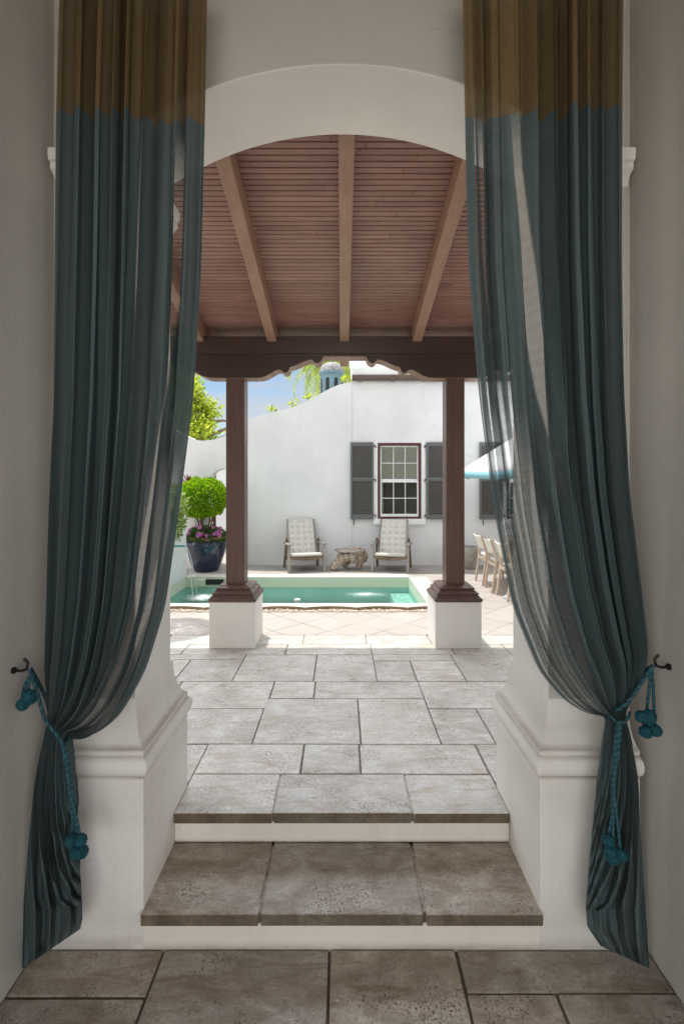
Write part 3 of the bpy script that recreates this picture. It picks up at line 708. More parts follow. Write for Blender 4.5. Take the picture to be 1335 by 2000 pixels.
# front coping with concave scallops, one stone after another
cusps = [-.402 + .5675 * i for i in range(-6, 8)]
zc = UP + .042
for a, b in zip(cusps[:-1], cusps[1:]):
    a2, b2 = max(a, PX0 - .02), min(b, PX1 + .28)
    if b2 - a2 < .02: continue
    bm = bmesh.new(); m_ = 20; fr_ = []
    for i in range(m_ + 1):
        x = a2 + .002 + (b2 - a2 - .004) * i / m_; q = (x - a) / (b - a); fr_.append((x, 5.395 + .064 * math.sin(math.pi * q) ** .8))
    prism_xy(bm, fr_ + [(b2 - .002, PY0 - .002), (a2 + .002, PY0 - .002)], UP + .001, zc)
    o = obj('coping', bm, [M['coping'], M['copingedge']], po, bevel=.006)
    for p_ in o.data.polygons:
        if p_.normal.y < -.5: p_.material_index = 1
for x0, x1, y0, y1 in [(PX1 - .0, PX1 + .26, PY0, 6.14), (PX1, PX1 + .26, 6.143, 6.69), (PX1, PX1 + .26, 6.693, PY1)] + [(PX0 + .002 + .558 * i, PX0 + .558 * (i + 1), PY1, PY1 + .24) for i in range(6)]:
    bm = bmesh.new(); box(bm, x0, x1, y0 + .002, y1, UP + .001, UP + .016); obj('coping', bm, M['coping'], po, bevel=.005)
sk = None
bm = bmesh.new(); box(bm, -2.03, -1.76, PY1 - .03, PY1 - .012, .185, .262); sk = obj('skimmer', bm, M['dark'], po)  # solid dark block stands for the shade inside the slot
bm = bmesh.new(); box(bm, -2.16, -2.033, PY1 - .06, PY1 - .004, .175, .268); obj('skimmer_surround', bm, M['basin'], po)
bm = bmesh.new(); lathe(bm, [(0, .165), (.04, .165), (.045, .15), (.04, .135)], (XP(580, 6.4), 6.42), 16); tag(obj('pool_float', bm, M['sling'], smooth=50), 'small round pale float drifting on the pool water', 'float')
bm = bmesh.new(); nx, ny = 2, 2
v = [bm.verts.new(q) for q in ((PX0 + .001, PY0 + .001, .142), (PX1 - .001, PY0 + .001, .142), (PX1 - .001, PY1 - .001, .142), (PX0 + .001, PY1 - .001, .142))]; bm.faces.new(v)
tag(obj('pool_water', bm, M['water']), kind='structure')
# gravel strip in front of the coping
vs = []; fs = []; rng = np.random.default_rng(11)
ico = bmesh.new(); bmesh.ops.create_icosphere(ico, subdivisions=1, radius=1); iv = [v.co.copy() for v in ico.verts]; ifc = [[v.index for v in f.verts] for f in ico.faces]; ico.free()
for i in range(1500):
    x = rng.uniform(PX0, PX1 + .2); q = ((x + .402) / .5675) % 1; yf = 5.405 + .05 * math.sin(math.pi * q) ** .8
    y = yf - rng.uniform(.0, 1) * (yf - 5.345) ; r_ = rng.uniform(.006, .013); b0 = len(vs)
    for k_ in iv: vs.append((x + k_.x * r_ * 1.2, y + k_.y * r_, UP + r_ * .5 + k_.z * r_ * .7))
    for f in ifc: fs.append([b0 + j for j in f])
tag(raw('gravel', vs, fs, M['pebble'], None, 180), kind='stuff')

# spout wall on the pool's left side
sw = thing('pool_wall', (-2.5, 6.5, UP), 'white raised wall along the pool side carrying a copper water spout', 'wall')
bm = bmesh.new(); box(bm, -2.62, PX0 - .004, 5.62, 7.30, .0, 1.22); obj('wall', bm, M['white'], sw, bevel=.01)
bm = bmesh.new(); tube(bm, [(PX0 - .02, 6.76, .825), (PX0 + .15, 6.76, .822)], .014, 12); lathe(bm, [(.028, .824), (.028, .826)], (PX0, 6.76), 4)
obj('spout', bm, M['verdigris'], sw, smooth=50)
for k_, (dx, dy) in enumerate(((.0, -.02), (.03, .03))):
    bm = bmesh.new(); pts = []
    for i in range(15):
        tt = i / 14; pts.append((PX0 + .15 + (.13 + dx) * tt, 6.76 + dy * tt - (.05 * tt if k_ == 0 else 0), .822 - .68 * tt ** 1.9 - .0 * tt))
    tube(bm, pts, [.004 + .003 * math.sin(i * 1.7) ** 2 for i in range(15)], 6)
    tag(obj('water_jet', bm, M['stream'], smooth=60), ['nearer thin stream of water falling from the spout', 'farther thin stream of water falling from the spout'][k_], 'water jet', 'water falling from the spout')
bu = thing('trailing_shrub', (-2.48, 6.75, 1.22), 'pale variegated shrub spilling over the white pool wall', 'shrub')
rng = np.random.default_rng(21)
p, u = blob_points(rng, 1900, (-2.50, 6.85, 1.42), (.27, .42, .27), .7, .25, 9)
p2, u2 = blob_points(rng, 700, (-2.34, 6.85, 1.16), (.09, .26, .24), .9, .3, 2)
leaf_mesh('foliage', np.concatenate([p, p2]), np.concatenate([u, u2]), .06, M['varieg'], bu, 8, .5)
bm = bmesh.new()
for i in range(6): tube(bm, [(-2.5, 6.75 + .03 * i, 1.21), (-2.48 + .03 * i, 6.72 + .05 * i, 1.40)], [.008, .004], 5)
obj('stem', bm, M['bark'], bu)

# second clipped tree whose shadow falls on the deck left of the column
t2 = thing('topiary', (-2.1, 5.28, UP), 'clipped round topiary tree standing by the near corner of the pool', 'topiary')
p, u = blob_points(rng, 4500, (-2.1, 5.28, 2.78), (.37, .37, .30), .22, .10, 14)
leaf_mesh('crown', p, u, .042, M['topiary'], t2, 15, .55)
bm = bmesh.new(); tube(bm, [(-2.1, 5.28, UP), (-2.11, 5.29, 1.6), (-2.1, 5.28, 2.7)], [.03, .025, .018], 8); obj('trunk', bm, M['bark'], t2, smooth=60)

# ------------------------------------------------------------------ house with window, shutters, white roof
hs = thing('white_house', (2.4, 9.5, UP), 'white house wall with shuttered sash window and stepped white roof', 'house')
WX0, WX1, WZ0, WZ1 = XP(737, WD), XP(822, WD), ZP(1013, WD), ZP(865, WD)
DX = XP(684 + 251, WD) - XP(684, WD)
bm = bmesh.new()
xa = [.186, WX0, WX1, WX0 + DX, WX1 + DX, 7.0]
box(bm, xa[0], xa[5], WD, WB, 0.1, WZ0); box(bm, xa[0], xa[5], WD, WB, WZ1, 3.47)
for i in (0, 2, 4): box(bm, xa[i], xa[i + 1], WD, WB, WZ0, WZ1)
bmesh.ops.remove_doubles(bm, verts=bm.verts, dist=1e-5)
obj('wall', bm, M['white'], hs)
bm = bmesh.new(); box(bm, .19, .192 + .03, WD - .002, WD + .01, UP + .6, 3.44)
bm.free()
bm = bmesh.new(); x0, x1, y0, y1 = XP(687, WD), 7.1, WD - .11, WD
tube(bm, [(x0, WD - .055, 3.50), (x1, WD - .055, 3.50)], .045, 10); box(bm, x0, x1, WD - .10, WD - .01, 3.50, 3.548)
for i in range(12): box(bm, x0 + .12 + i * .55, x0 + .17 + i * .55, WD - .105, WD - .003, 3.452, 3.552)
obj('gutter', bm, M['gutter'], hs)
bm = bmesh.new()
for i in range(9): box(bm, XP(686, WD) + .0, 7.1, WD - .06 + .34 * i, WD + .36 + .34 * i, 3.555 + .14 * i, 3.555 + .14 * (i + 1) - .003)
obj('roof', bm, M['roofwhite'], hs, bevel=.015)
bm = bmesh.new()  # rooms behind the glass: floor, walls and ceiling
for dx in (0, DX):
    box(bm, WX0 + dx - .5, WX1 + dx + .5, 10.2, 10.25, .5, 2.6); box(bm, WX0 + dx - .5, WX1 + dx + .5, WB + .002, 10.2, .45, .5); box(bm, WX0 + dx - .5, WX1 + dx + .5, WB + .002, 10.2, 2.6, 2.65)
    box(bm, WX0 + dx - .55, WX0 + dx - .5, WB + .002, 10.2, .45, 2.65); box(bm, WX1 + dx + .5, WX1 + dx + .55, WB + .002, 10.2, .45, 2.65)
obj('room', bm, M['roomdark'], hs)
def window(dx):
    x0, x1 = WX0 + dx, WX1 + dx
    bm = bmesh.new(); fw = .045; yA, yB = WD - .012, WD + .10   # maroon frame
    box(bm, x0, x0 + fw, yA, yB, WZ0, WZ1); box(bm, x1 - fw, x1, yA, yB, WZ0, WZ1)
    box(bm, x0 + fw, x1 - fw, yA, yB, WZ1 - fw, WZ1); box(bm, x0 + fw, x1 - fw, yA, yB, WZ0, WZ0 + .035)
    win = obj('window', bm, M['winred'], hs, bevel=.004)
    # white surround and sill
    bm = bmesh.new(); tw = .07
    box(bm, x0 - tw, x0 - .001, WD - .018, WD - .001, WZ0, WZ1 + .012); obj('trim', bm, M['winwhite'], win, bevel=.003)
    bm = bmesh.new(); box(bm, x1 + .001, x1 + tw, WD - .018, WD - .001, WZ0, WZ1 + .012); obj('trim', bm, M['winwhite'], win, bevel=.003)
    bm = bmesh.new(); box(bm, x0 - tw, x1 + tw, WD - .045, WD - .001, ZP(1024, WD), WZ0 - .002); obj('sill', bm, M['winwhite'], win, bevel=.005)
    X0, X1, Z0, Z1 = x0 + fw + .002, x1 - fw - .002, WZ0 + .037, WZ1 - fw - .002; zm = (Z0 + Z1) / 2 + .005
    for za, zb_, yy, nm in ((zm - .002, Z1, WD + .026, 'sash'), (Z0, zm - .004, WD + .001, 'sash')):
        bm = bmesh.new(); q = .024; bt = .032 if za > zm - .1 else .045
        box(bm, X0, X0 + q, yy, yy + .025, za, zb_); box(bm, X1 - q, X1, yy, yy + .025, za, zb_)
        box(bm, X0 + q, X1 - q, yy, yy + .025, zb_ - q, zb_); box(bm, X0 + q, X1 - q, yy, yy + .025, za, za + bt)
        iw = (X1 - X0 - 2 * q); mu = .006
        for i in (1, 2): xx = X0 + q + iw * i / 3; box(bm, xx - mu, xx + mu, yy + .003, yy + .022, za + bt, zb_ - q)
        zz = (za + bt + zb_ - q) / 2; box(bm, X0 + q, X1 - q, yy + .002, yy + .0225, zz - mu, zz + mu)
        obj(nm, bm, M['winwhite'], win)
        bm = bmesh.new(); box(bm, X0 + q, X1 - q, yy + .010, yy + .014, za + bt, zb_ - q); obj('pane', bm, M['glass'], win)
    # folded roman blind behind the upper sash, a drape behind the lower
    bm = bmesh.new()
    for i in range(5):
        z1_ = Z1 - .12 * i; box(bm, X0 + .01, X1 - .01, WD + .0545 + .002 * i, WD + .058 + .002 * i, z1_ - (.13 if i < 4 else .10), z1_)
    for i in range(14): xx = X0 + .02 + (X1 - X0 - .04) * i / 13; box(bm, xx - .002, xx + .002, WD + .0525, WD + .054, zm + .12, Z1)
    obj('blind', bm, M['blind'], win)
    bm = bmesh.new(); tube(bm, [(X0 + .04, WD + .20, Z0 - .02), (X0 + .035, WD + .20, zm + .05)], [.045, .035], 10); obj('drape', bm, M['blind'], win, smooth=60)
window(0); window(DX)
def shutter(x0, x1, hinge_right):
    z0, z1 = ZP(1014, WD), ZP(864, WD); yA, yB = WD - .05, WD - .012; q = .034
    bm = bmesh.new(); zm = (z0 + z1) / 2 + .03
    box(bm, x0, x0 + q, yA, yB, z0, z1); box(bm, x1 - q, x1, yA, yB, z0, z1)
    rails = [(z1 - .065, z1), (zm - .032, zm + .032), (z0, z0 + .085)]
    for a, b in rails: box(bm, x0 + q, x1 - q, yA, yB, a, b)
    sh = obj('shutter', bm, M['shutter'], hs, bevel=.003)
    bm = bmesh.new()
    for lo, hi in ((rails[2][1], rails[1][0]), (rails[1][1], rails[0][0])):
        m_ = 20; pt = (hi - lo) / m_
        for i in range(m_):
            zc_ = lo + pt * (i + .5); bar(bm, (x0 + q, (yA + yB) / 2 + .002, zc_), (x1 - q, (yA + yB) / 2 + .002, zc_), .034, .0045, (0, .75, .66))
    obj('louvres', bm, M['louvre'], sh)
    xh = x1 if hinge_right else x0; sg = 1 if hinge_right else -1
    for zz in (z1 - .06, (z0 + z1) / 2 + .02, z0 + .07):
        bm = bmesh.new(); tube(bm, [(xh + sg * .0, WD - .035, zz), (xh + sg * .03, WD - .04, zz + .006), (xh + sg * .035, WD - .03, zz - .035)], .010, 8); obj('hinge', bm, M['black'], sh, smooth=60)
    bm = bmesh.new(); xk = x0 + .055 if hinge_right else x1 - .055
    tube(bm, [(xk, WD - .03, z0 + .004), (xk + .006, WD - .045, z0 - .05), (xk + .004, WD - .03, z0 - .10)], .008, 6); obj('holdback', bm, M['black'], sh, smooth=60)
for dx in (0, DX):
    shutter(XP(684, WD) + dx, XP(729, WD) + dx, True); shutter(XP(832, WD) + dx, XP(877, WD) + dx, False)

# ------------------------------------------------------------------ lounge chairs (built at the origin, front legs at y=0)
def tufted(name, w0, w1, a, b, th, mat, parent, rows_, cols, fringe=False):
    """cushion lying on the line a->b (y,z), width w0 at a to w1 at b"""
    a, b = Vector((0, *a)), Vector((0, *b)); d = (b - a); L = d.length; d.normalize(); nrm = Vector((0, -d.z, d.y))
    if nrm.z < 0 and abs(d.z) < .5: nrm = -nrm
    nu, nv = 40, 56; vs = []; fs = []
    for side in (1, -1):
        for j in range(nv + 1):
            for i in range(nu + 1):
                u_, v_ = i / nu, j / nv; ww = w0 + (w1 - w0) * v_
                e = min(u_, 1 - u_, v_ * L / ww, (1 - v_) * L / ww); pf = min(1, e / .07); hgt = th * .5 * math.sqrt(max(0, 1 - (1 - pf) ** 2))
                if side == 1:
                    du = (u_ * cols - .5); dv = (v_ * rows_ - .5); fu, fv = du - round(du), dv - round(dv)
                    hgt -= th * .30 * math.exp(-(fu * fu + fv * fv) / .045) * pf; hgt += th * .05 * pf * (abs(fu) * 2) * (abs(fv) * 2)
                p = a + d * (L * v_) + Vector(((u_ - .5) * ww, 0, 0)) + nrm * hgt * side; vs.append(p)
    N = (nu + 1) * (nv + 1)
    for s_ in (0, 1):
        for j in range(nv):
            for i in range(nu):
                q = s_ * N + j * (nu + 1) + i; f = (q, q + 1, q + nu + 2, q + nu + 1); fs.append(f if s_ == 0 else f[::-1])
    o = raw(name, vs, fs, mat, parent, 180)
    bt = None
    for r_ in range(rows_):
        for c_ in range(cols):
            u_, v_ = (c_ + .5) / cols, (r_ + .5) / rows_; ww = w0 + (w1 - w0) * v_
            p = a + d * (L * v_) + Vector(((u_ - .5) * ww, 0, 0)) + nrm * (th * .24)
            if bt is None:
                bm = bmesh.new(); bmesh.ops.create_icosphere(bm, subdivisions=1, radius=.011); bt = obj('button', bm, M['button'], o); bt.location = p
            else:
                b2 = bt.copy(); COL.objects.link(b2); b2.location = p
    if fringe:
        bm = bmesh.new()
        for i in range(22):
            x = (i / 21 - .5) * w0 * .96; bmesh.ops.create_icosphere(bm, subdivisions=1, radius=.012, matrix=Matrix.Translation(a + Vector((x, -.004, -.014))) @ Matrix.Diagonal((.75, .8, 1.3, 1)))
        obj('edge_trim', bm, M['cushion'], o)
def lounge():
    r = thing('lounge_chair', (0, 0, 0), 'x', 'lounge chair', 'lounge chairs against the white wall')
    W = .285
    for s in (-1, 1):
        bm = bmesh.new(); bar(bm, (s * W, 0, 0), (s * (W - .005), .03, .435), .044, .05, (0, 1, 0)); obj('leg', bm, M['weather'], r, bevel=.004)
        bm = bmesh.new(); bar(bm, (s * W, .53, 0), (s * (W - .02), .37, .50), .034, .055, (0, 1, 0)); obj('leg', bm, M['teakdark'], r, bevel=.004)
        bm = bmesh.new(); bar(bm, (s * W, -.015, .447), (s * W, .44, .425), .062, .024); obj('armrest', bm, M['weather'], r, bevel=.005)
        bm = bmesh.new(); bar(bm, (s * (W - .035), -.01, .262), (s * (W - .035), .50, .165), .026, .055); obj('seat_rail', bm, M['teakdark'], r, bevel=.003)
        bm = bmesh.new(); bar(bm, (s * .250, .34, .185), (s * .222, .585, .80), .028, .045, (0, 1, 0)); obj('back_rail', bm, M['weather'], r, bevel=.004)
    bm = bmesh.new(); n_ = 12
    for i in range(n_):
        f = lambda i_: Vector((( i_ / n_ - .5) * .52, -.012, .245 - .030 * (1 - (2 * i_ / n_ - 1) ** 2)))
        bar(bm, f(i), f(i + 1), .024, .048)
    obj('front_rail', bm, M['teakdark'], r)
    bm = bmesh.new(); bar(bm, (-.222, .585, .79), (.222, .585, .79), .026, .05, (0, 1, 0)); obj('top_rail', bm, M['weather'], r, bevel=.004)
    bm = bmesh.new()
    for i in range(8):
        y = .05 + i * .055; bar(bm, (-.25, y, .24 - .19 * y), (.25, y, .24 - .19 * y), .04, .012)
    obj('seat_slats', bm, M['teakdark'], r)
    tufted('seat_cushion', .49, .46, (-.02, .285), (.38, .222), .06, M['cushion'], r, 4, 4, True)
    tufted('back_cushion', .455, .415, (.335, .235), (.562, .80), .06, M['cushion'], r, 6, 4)
    return r
l1 = lounge(); l1.location = (-.555, 7.70, UP); l1.rotation_euler = (0, 0, R(15))
l1['label'] = 'weathered wooden lounge chair with cream tufted cushion, on the open wall side of the stump'
l2 = dup(l1, (.765, 7.68, UP), R(-13), 'weathered wooden lounge chair with cream tufted cushion, directly under the window')

# driftwood stump table: root limbs fused by a voxel remesh, then weathered
def limb(bm, pts, rads): tube(bm, pts, rads, 10)
bm = bmesh.new(); sx, sy = XP(681, 7.85), 7.90
def L3(px, py, dy=0): q = P(px, py, sy + dy); return (q.x, sy + dy, q.z)
limb(bm, [L3(703, 1078), L3(690, 1082, .0), L3(672, 1088, -.04), L3(656, 1102, -.08), L3(648, 1112, -.12)], [.09, .10, .09, .07, .05])
limb(bm, [L3(700, 1078), L3(702, 1092, -.02), L3(701, 1110, -.03)], [.09, .07, .055])
limb(bm, [L3(690, 1078, .1), L3(678, 1095, .15), L3(672, 1106, .2)], [.09, .07, .05])
limb(bm, [L3(690, 1076, -.08), L3(689, 1090, -.12), L3(690, 1101, -.12)], [.05, .045, .03])
limb(bm, [L3(705, 1076), L3(713, 1084, .0), L3(711, 1098, .05)], [.06, .05, .035])
limb(bm, [L3(660, 1081), L3(668, 1086), L3(664, 1100, -.02)], [.06, .06, .05])
limb(bm, [L3(662, 1079, .05), L3(685, 1077, .05), L3(709, 1076, .05)], [.06, .075, .06])
st_ = thing('driftwood_stump', (sx, sy, UP), 'gnarled pale driftwood stump table between the two lounge chairs', 'side table')
o = obj('roots', bm, None, st_, 180)
t = NT('driftwood'); v_ = t.map(t.pos, (22., 22., 5.)); g = t.noise(v_, 1., 6, .7, 1.2)
c = t.mix(t.ramp(g, (.38, 0.), (.60, 1.)), (.15, .11, .075), (.52, .44, .36)); c = t.mix(t.ramp(g, (.58, 0.), (.75, 1.)), c, (.66, .61, .55))
M['drift'] = t.set(c, .85, t.bump(g, .8, .02), .2); o.data.materials.append(M['drift'])
rm = o.modifiers.new('remesh', 'REMESH'); rm.mode = 'VOXEL'; rm.voxel_size = .011; rm.use_smooth_shade = True
tx_ = bpy.data.textures.new('gnarl', 'CLOUDS'); tx_.noise_scale = .07; tx_.noise_depth = 4
dm = o.modifiers.new('gnarl', 'DISPLACE'); dm.texture = tx_; dm.strength = .042; dm.mid_level = .55
bm = bmesh.new(); rr = random.Random(5); pp = []
for i in range(22):
    a = 2 * math.pi * i / 22; k_ = rr.uniform(.86, 1.08); pp.append((sx + .02 + .255 * k_ * math.cos(a), sy + .02 + .20 * k_ * math.sin(a)))
zt = ZP(1077, sy); prism_xy(bm, pp, zt, zt + .030); obj('top_slab', bm, M['weather'], st_, bevel=.008)

# concrete planter by the house wall
pc = thing('stone_planter', (2.10, 8.08, UP), 'rough pale stone planter standing by the wall behind the chairs', 'planter')
bm = bmesh.new(); lathe(bm, [(r_, z + UP) for r_, z in [(0, 0), (.125, 0), (.15, .02), (.178, .12), (.19, .24), (.192, .35), (.188, .358), (.165, .358), (.16, .34), (.155, .26), (0, .25)]], (2.10, 8.08), 40)
o = obj('bowl', bm, M['concrete'], pc, smooth=60)
for v in o.data.vertices: 
    k_ = 1 + .03 * noise.noise(Vector((v.co.x * 9, v.co.y * 9, v.co.z * 9))); v.co.x *= k_; v.co.y *= k_
bm = bmesh.new(); lathe(bm, [(0, .28 + UP), (.158, .275 + UP)], (2.10, 8.08), 24); obj('soil', bm, M['soil'], pc)

# ------------------------------------------------------------------ patio chairs (facing +X) and table
def patio_chair():
    r = thing('patio_chair', (0, 0, 0), 'x', 'chair', 'patio chairs beside the table')
    for s in (-1, 1):
        y = s * .175
        bm = bmesh.new(); bar(bm, (0, y, 0), (.055, y, .40), .030, .030, (0, 1, 0)); bar(bm, (.055, y, .395), (.045, y, .50), .028, .030, (0, 1, 0)); bar(bm, (.045, y, .495), (-.02, y, .70), .026, .030, (0, 1, 0)); obj('leg', bm, M['pale_teak'], r, bevel=.004)
        bm = bmesh.new(); bar(bm, (.40, y, 0), (.375, y, .37), .03, .03, (0, 1, 0)); obj('leg', bm, M['pale_teak'], r, bevel=.004)
        bm = bmesh.new(); bar(bm, (.05, y, .355), (.385, y, .365), .024, .045); obj('seat_rail', bm, M['pale_teak'], r, bevel=.003)
    bm = bmesh.new(); bar(bm, (.05, -.16, .355), (.05, .16, .355), .024, .04); bar(bm, (.38, -.16, .36), (.38, .16, .36), .024, .04); bar(bm, (.39, -.16, .15), (.39, .16, .15), .02, .025); obj('cross_rails', bm, M['pale_teak'], r, bevel=.003)
    vs = []; fs = []
    for j in range(9):
        for i in range(9):
            q = j / 8; y = -.175 + .35 * i / 8; sag = .025 * (1 - (2 * i / 8 - 1) ** 2)
            x = .043 + (-.02 - .043) * q - sag; vs.append((x, y, .515 + .185 * q - .012 * (1 - (2 * i / 8 - 1) ** 2)))
    for j in range(8):
        for i in range(8): q = j * 9 + i; fs.append((q, q + 1, q + 10, q + 9))
    o = raw('back_sling', vs, fs, M['sling'], r, 180); md = o.modifiers.new('t', 'SOLIDIFY'); md.thickness = .012
    bm = bmesh.new(); box(bm, .06, .40, -.16, .16, .378, .425); obj('seat_cushion', bm, M['cushion'], r, bevel=.018, seg=3)
    return r
pc1 = patio_chair(); pc1.location = (1.955, 6.885, UP); pc1['label'] = 'pale teak patio chair with sling back, the one nearest the stone planter'
dup(pc1, (1.955, 6.44, UP), R(-2), 'pale teak patio chair with sling back, the middle one of the row')
dup(pc1, (1.985, 5.985, UP), R(3), 'pale teak patio chair mostly behind the sheer curtain, beside the grey umbrella stand')
tb = thing('patio_table', (2.95, 6.45, UP), 'pale teak dining table behind the row of chairs under the parasol', 'table')
bm = bmesh.new(); box(bm, 2.42, 3.40, 5.75, 7.25, UP + .60, UP + .635); obj('tabletop', bm, M['pale_teak'], tb, bevel=.006)
for x in (2.50, 3.32):
    for y in (5.85, 7.15):
        bm = bmesh.new(); box(bm, x - .03, x + .03, y - .03, y + .03, UP, UP + .598); obj('leg', bm, M['pale_teak'], tb, bevel=.004)
us = thing('umbrella_stand', (2.16, 5.98, UP), 'grey cone shaped umbrella stand on the deck beside the patio chairs', 'stand')
bm = bmesh.new(); lathe(bm, [(0, UP), (.155, UP), (.158, UP + .012), (.10, UP + .05), (.05, UP + .14), (.035, UP + .26), (.022, UP + .262), (.022, UP + .20)], (2.16, 5.98), 32); obj('cone', bm, M['greymetal'], us, smooth=40)
bm = bmesh.new(); lathe(bm, [(.036, UP + .262), (.040, UP + .265), (.040, UP + .285), (.024, UP + .287)], (2.16, 5.98), 24); obj('collar', bm, M['black'], us, smooth=40)

# parasol
ux_, uy_ = 2.93, 6.72; um = thing('parasol', (ux_, uy_, UP), 'white patio parasol with a pale blue edge beyond the columns', 'umbrella')
vs = []; fs = []; n_ = 8; RADU = 1.28; zrim, zap = 1.87, 2.62; rows_ = 8
ang = [2 * math.pi * (k_ + .5) / n_ + .42 for k_ in range(n_)]
ang[3] = math.pi + .02
for j in range(rows_ + 1):
    q = j / rows_; rad = RADU * q; zz = zap - (zap - zrim) * (q ** 1.15)
    for k_ in range(n_ * 6):
        seg, fr_ = divmod(k_, 6); a0 = ang[seg]; a1 = ang[(seg + 1) % n_] + (2 * math.pi if seg == n_ - 1 else 0); p0 = Vector((math.cos(a0), math.sin(a0), 0)); p1 = Vector((math.cos(a1), math.sin(a1), 0)); p_ = p0.lerp(p1, fr_ / 6) * rad
        sag = .04 * math.sin(math.pi * fr_ / 6) * q; vs.append((ux_ + p_.x * (1 - .03 * math.sin(math.pi * fr_ / 6)), uy_ + p_.y * (1 - .03 * math.sin(math.pi * fr_ / 6)), zz - sag * .6))
N = n_ * 6
for j in range(rows_):
    for k_ in range(N): fs.append((j * N + k_, j * N + (k_ + 1) % N, (j + 1) * N + (k_ + 1) % N, (j + 1) * N + k_))
cn = raw('canopy', vs, fs, M['canopy'], um, 30); md = cn.modifiers.new('t', 'SOLIDIFY'); md.thickness = .004
vv = [Vector(v) for v in vs[rows_ * N:]]; v2 = [v.lerp(Vector((ux_, uy_, v.z)), .015) + Vector((0, 0, -.085)) for v in vv]
o = raw('valance', vv + v2, [(k_, (k_ + 1) % N, N + (k_ + 1) % N, N + k_) for k_ in range(N)], M['valance'], um, 30); md = o.modifiers.new('t', 'SOLIDIFY'); md.thickness = .004
bm = bmesh.new(); tube(bm, [(ux_, uy_, UP), (ux_, uy_, zap + .05)], .022, 12); obj('pole', bm, M['pale_teak'], um, smooth=50)
for a in ang:
    bm = bmesh.new(); bar(bm, (ux_, uy_, zap - .04), (ux_ + math.cos(a) * RADU * .98, uy_ + math.sin(a) * RADU * .98, zrim - .012), .016, .02); obj('rib', bm, M['pale_teak'], um)

# ------------------------------------------------------------------ beyond the walls: cupola, palm, trees, vines
cd = 14.0; ccx = XP(648, cd); cu = thing('cupola', (ccx, cd, 3.6), 'pale blue octagonal cupola with a grey dome above the garden wall', 'cupola')
zb0, zb1 = 3.6, ZP(733, cd); rb = (672 - 624) / 2 * cd / F
bm = bmesh.new(); lathe(bm, [(rb * .96, zb0), (rb * .96, zb1)], (ccx, cd), 8, True); obj('drum', bm, M['cupola'], cu)
bm = bmesh.new(); lathe(bm, [(rb * 1.0, zb1), (rb * 1.08, zb1 + .02), (rb * 1.12, zb1 + .07), (rb * 1.02, zb1 + .085)], (ccx, cd), 8, True); obj('cornice', bm, M['cupola'], cu)
bm = bmesh.new(); zd = zb1 + .086; lathe(bm, [(rb * 1.0, zd), (rb * .96, zd + .10), (rb * .8, zd + .19), (rb * .5, zd + .26), (rb * .15, zd + .29), (0, zd + .295)], (ccx, cd), 24); obj('dome', bm, M['dome'], cu, smooth=60)
for k_ in range(8):
    a = 2 * math.pi * (k_ + .5) / 8; ap = rb * .96 * math.cos(math.pi / 8); bm = bmesh.new(); tq = []
    for i in range(13):
        b_ = math.pi * i / 12; tq.append((.055 * math.cos(b_), zb1 - .17 + .055 * math.sin(b_)))
    tq += [(-.055, zb0 + .3), (.055, zb0 + .3)]
    vs_ = [bm.verts.new((ccx + math.cos(a) * (ap + .004) - math.sin(a) * x, cd + math.sin(a) * (ap + .004) + math.cos(a) * x, z)) for x, z in tq]; bm.faces.new(vs_); obj('opening', bm, M['dark'], cu)  # flat dark face painted for the shaded hollow of the opening
bm = bmesh.new(); box(bm, ccx - .6, ccx + .6, cd - .6, cd + .6, 0, 3.6); obj('tower', bm, M['white'], cu)

pd = 16.5; pxc = XP(640, pd); pa = thing('palm_tree', (pxc, pd, 0), 'palm tree with shaggy brown trunk behind the blue cupola', 'palm tree')
bm = bmesh.new(); ztop = ZP(706, pd); pts = [(pxc, pd, z) for z in np.linspace(0, ztop, 40)]; tube(bm, pts, [.22 + .05 * ((i * 7) % 3) / 2 for i in range(40)], 14)
rr = random.Random(2)
for i in range(420):
    a = rr.uniform(0, 6.28); z = rr.uniform(3.5, ztop); d = Vector((math.cos(a), math.sin(a), 0)); b0 = Vector((pxc, pd, z)) + d * .2; bar(bm, b0, b0 + d * .09 + Vector((0, 0, .16)), .06, .02, (0, 0, 1))
obj('trunk', bm, M['fibre'], pa)
vs = []; fs = []
for i in range(105):
    a = rr.uniform(0, 6.28); el = rr.uniform(-.5, 1.3); L = rr.uniform(1.5, 2.1); o0 = Vector((pxc, pd, ztop + .15)); hd = Vector((math.cos(a), math.sin(a), 0)); prev = o0; pts = []
    for j in range(14):
        tt = j / 13; e2 = el - 2.0 * tt * tt; prev = prev + (hd * math.cos(e2) + Vector((0, 0, math.sin(e2)))) * L / 13; pts.append(prev)
    sd = hd.cross(Vector((0, 0, 1)))
    for j in range(1, 13):
        for sg in (-1, 1):
            for q in range(3):
                c = pts[j].lerp(pts[j + 1], q / 3); dl = (sd * sg * .8 + (pts[j + 1] - pts[j]).normalized() * .6 + Vector((0, 0, -.55))).normalized(); ll = .48 * (1 - .5 * j / 13); b0 = len(vs); tw = (pts[j + 1] - pts[j]).normalized() * .016
                vs += [c - tw, c + tw, c + dl * ll]; fs.append((b0, b0 + 1, b0 + 2))
raw('crown', vs, fs, M['palm'], pa)

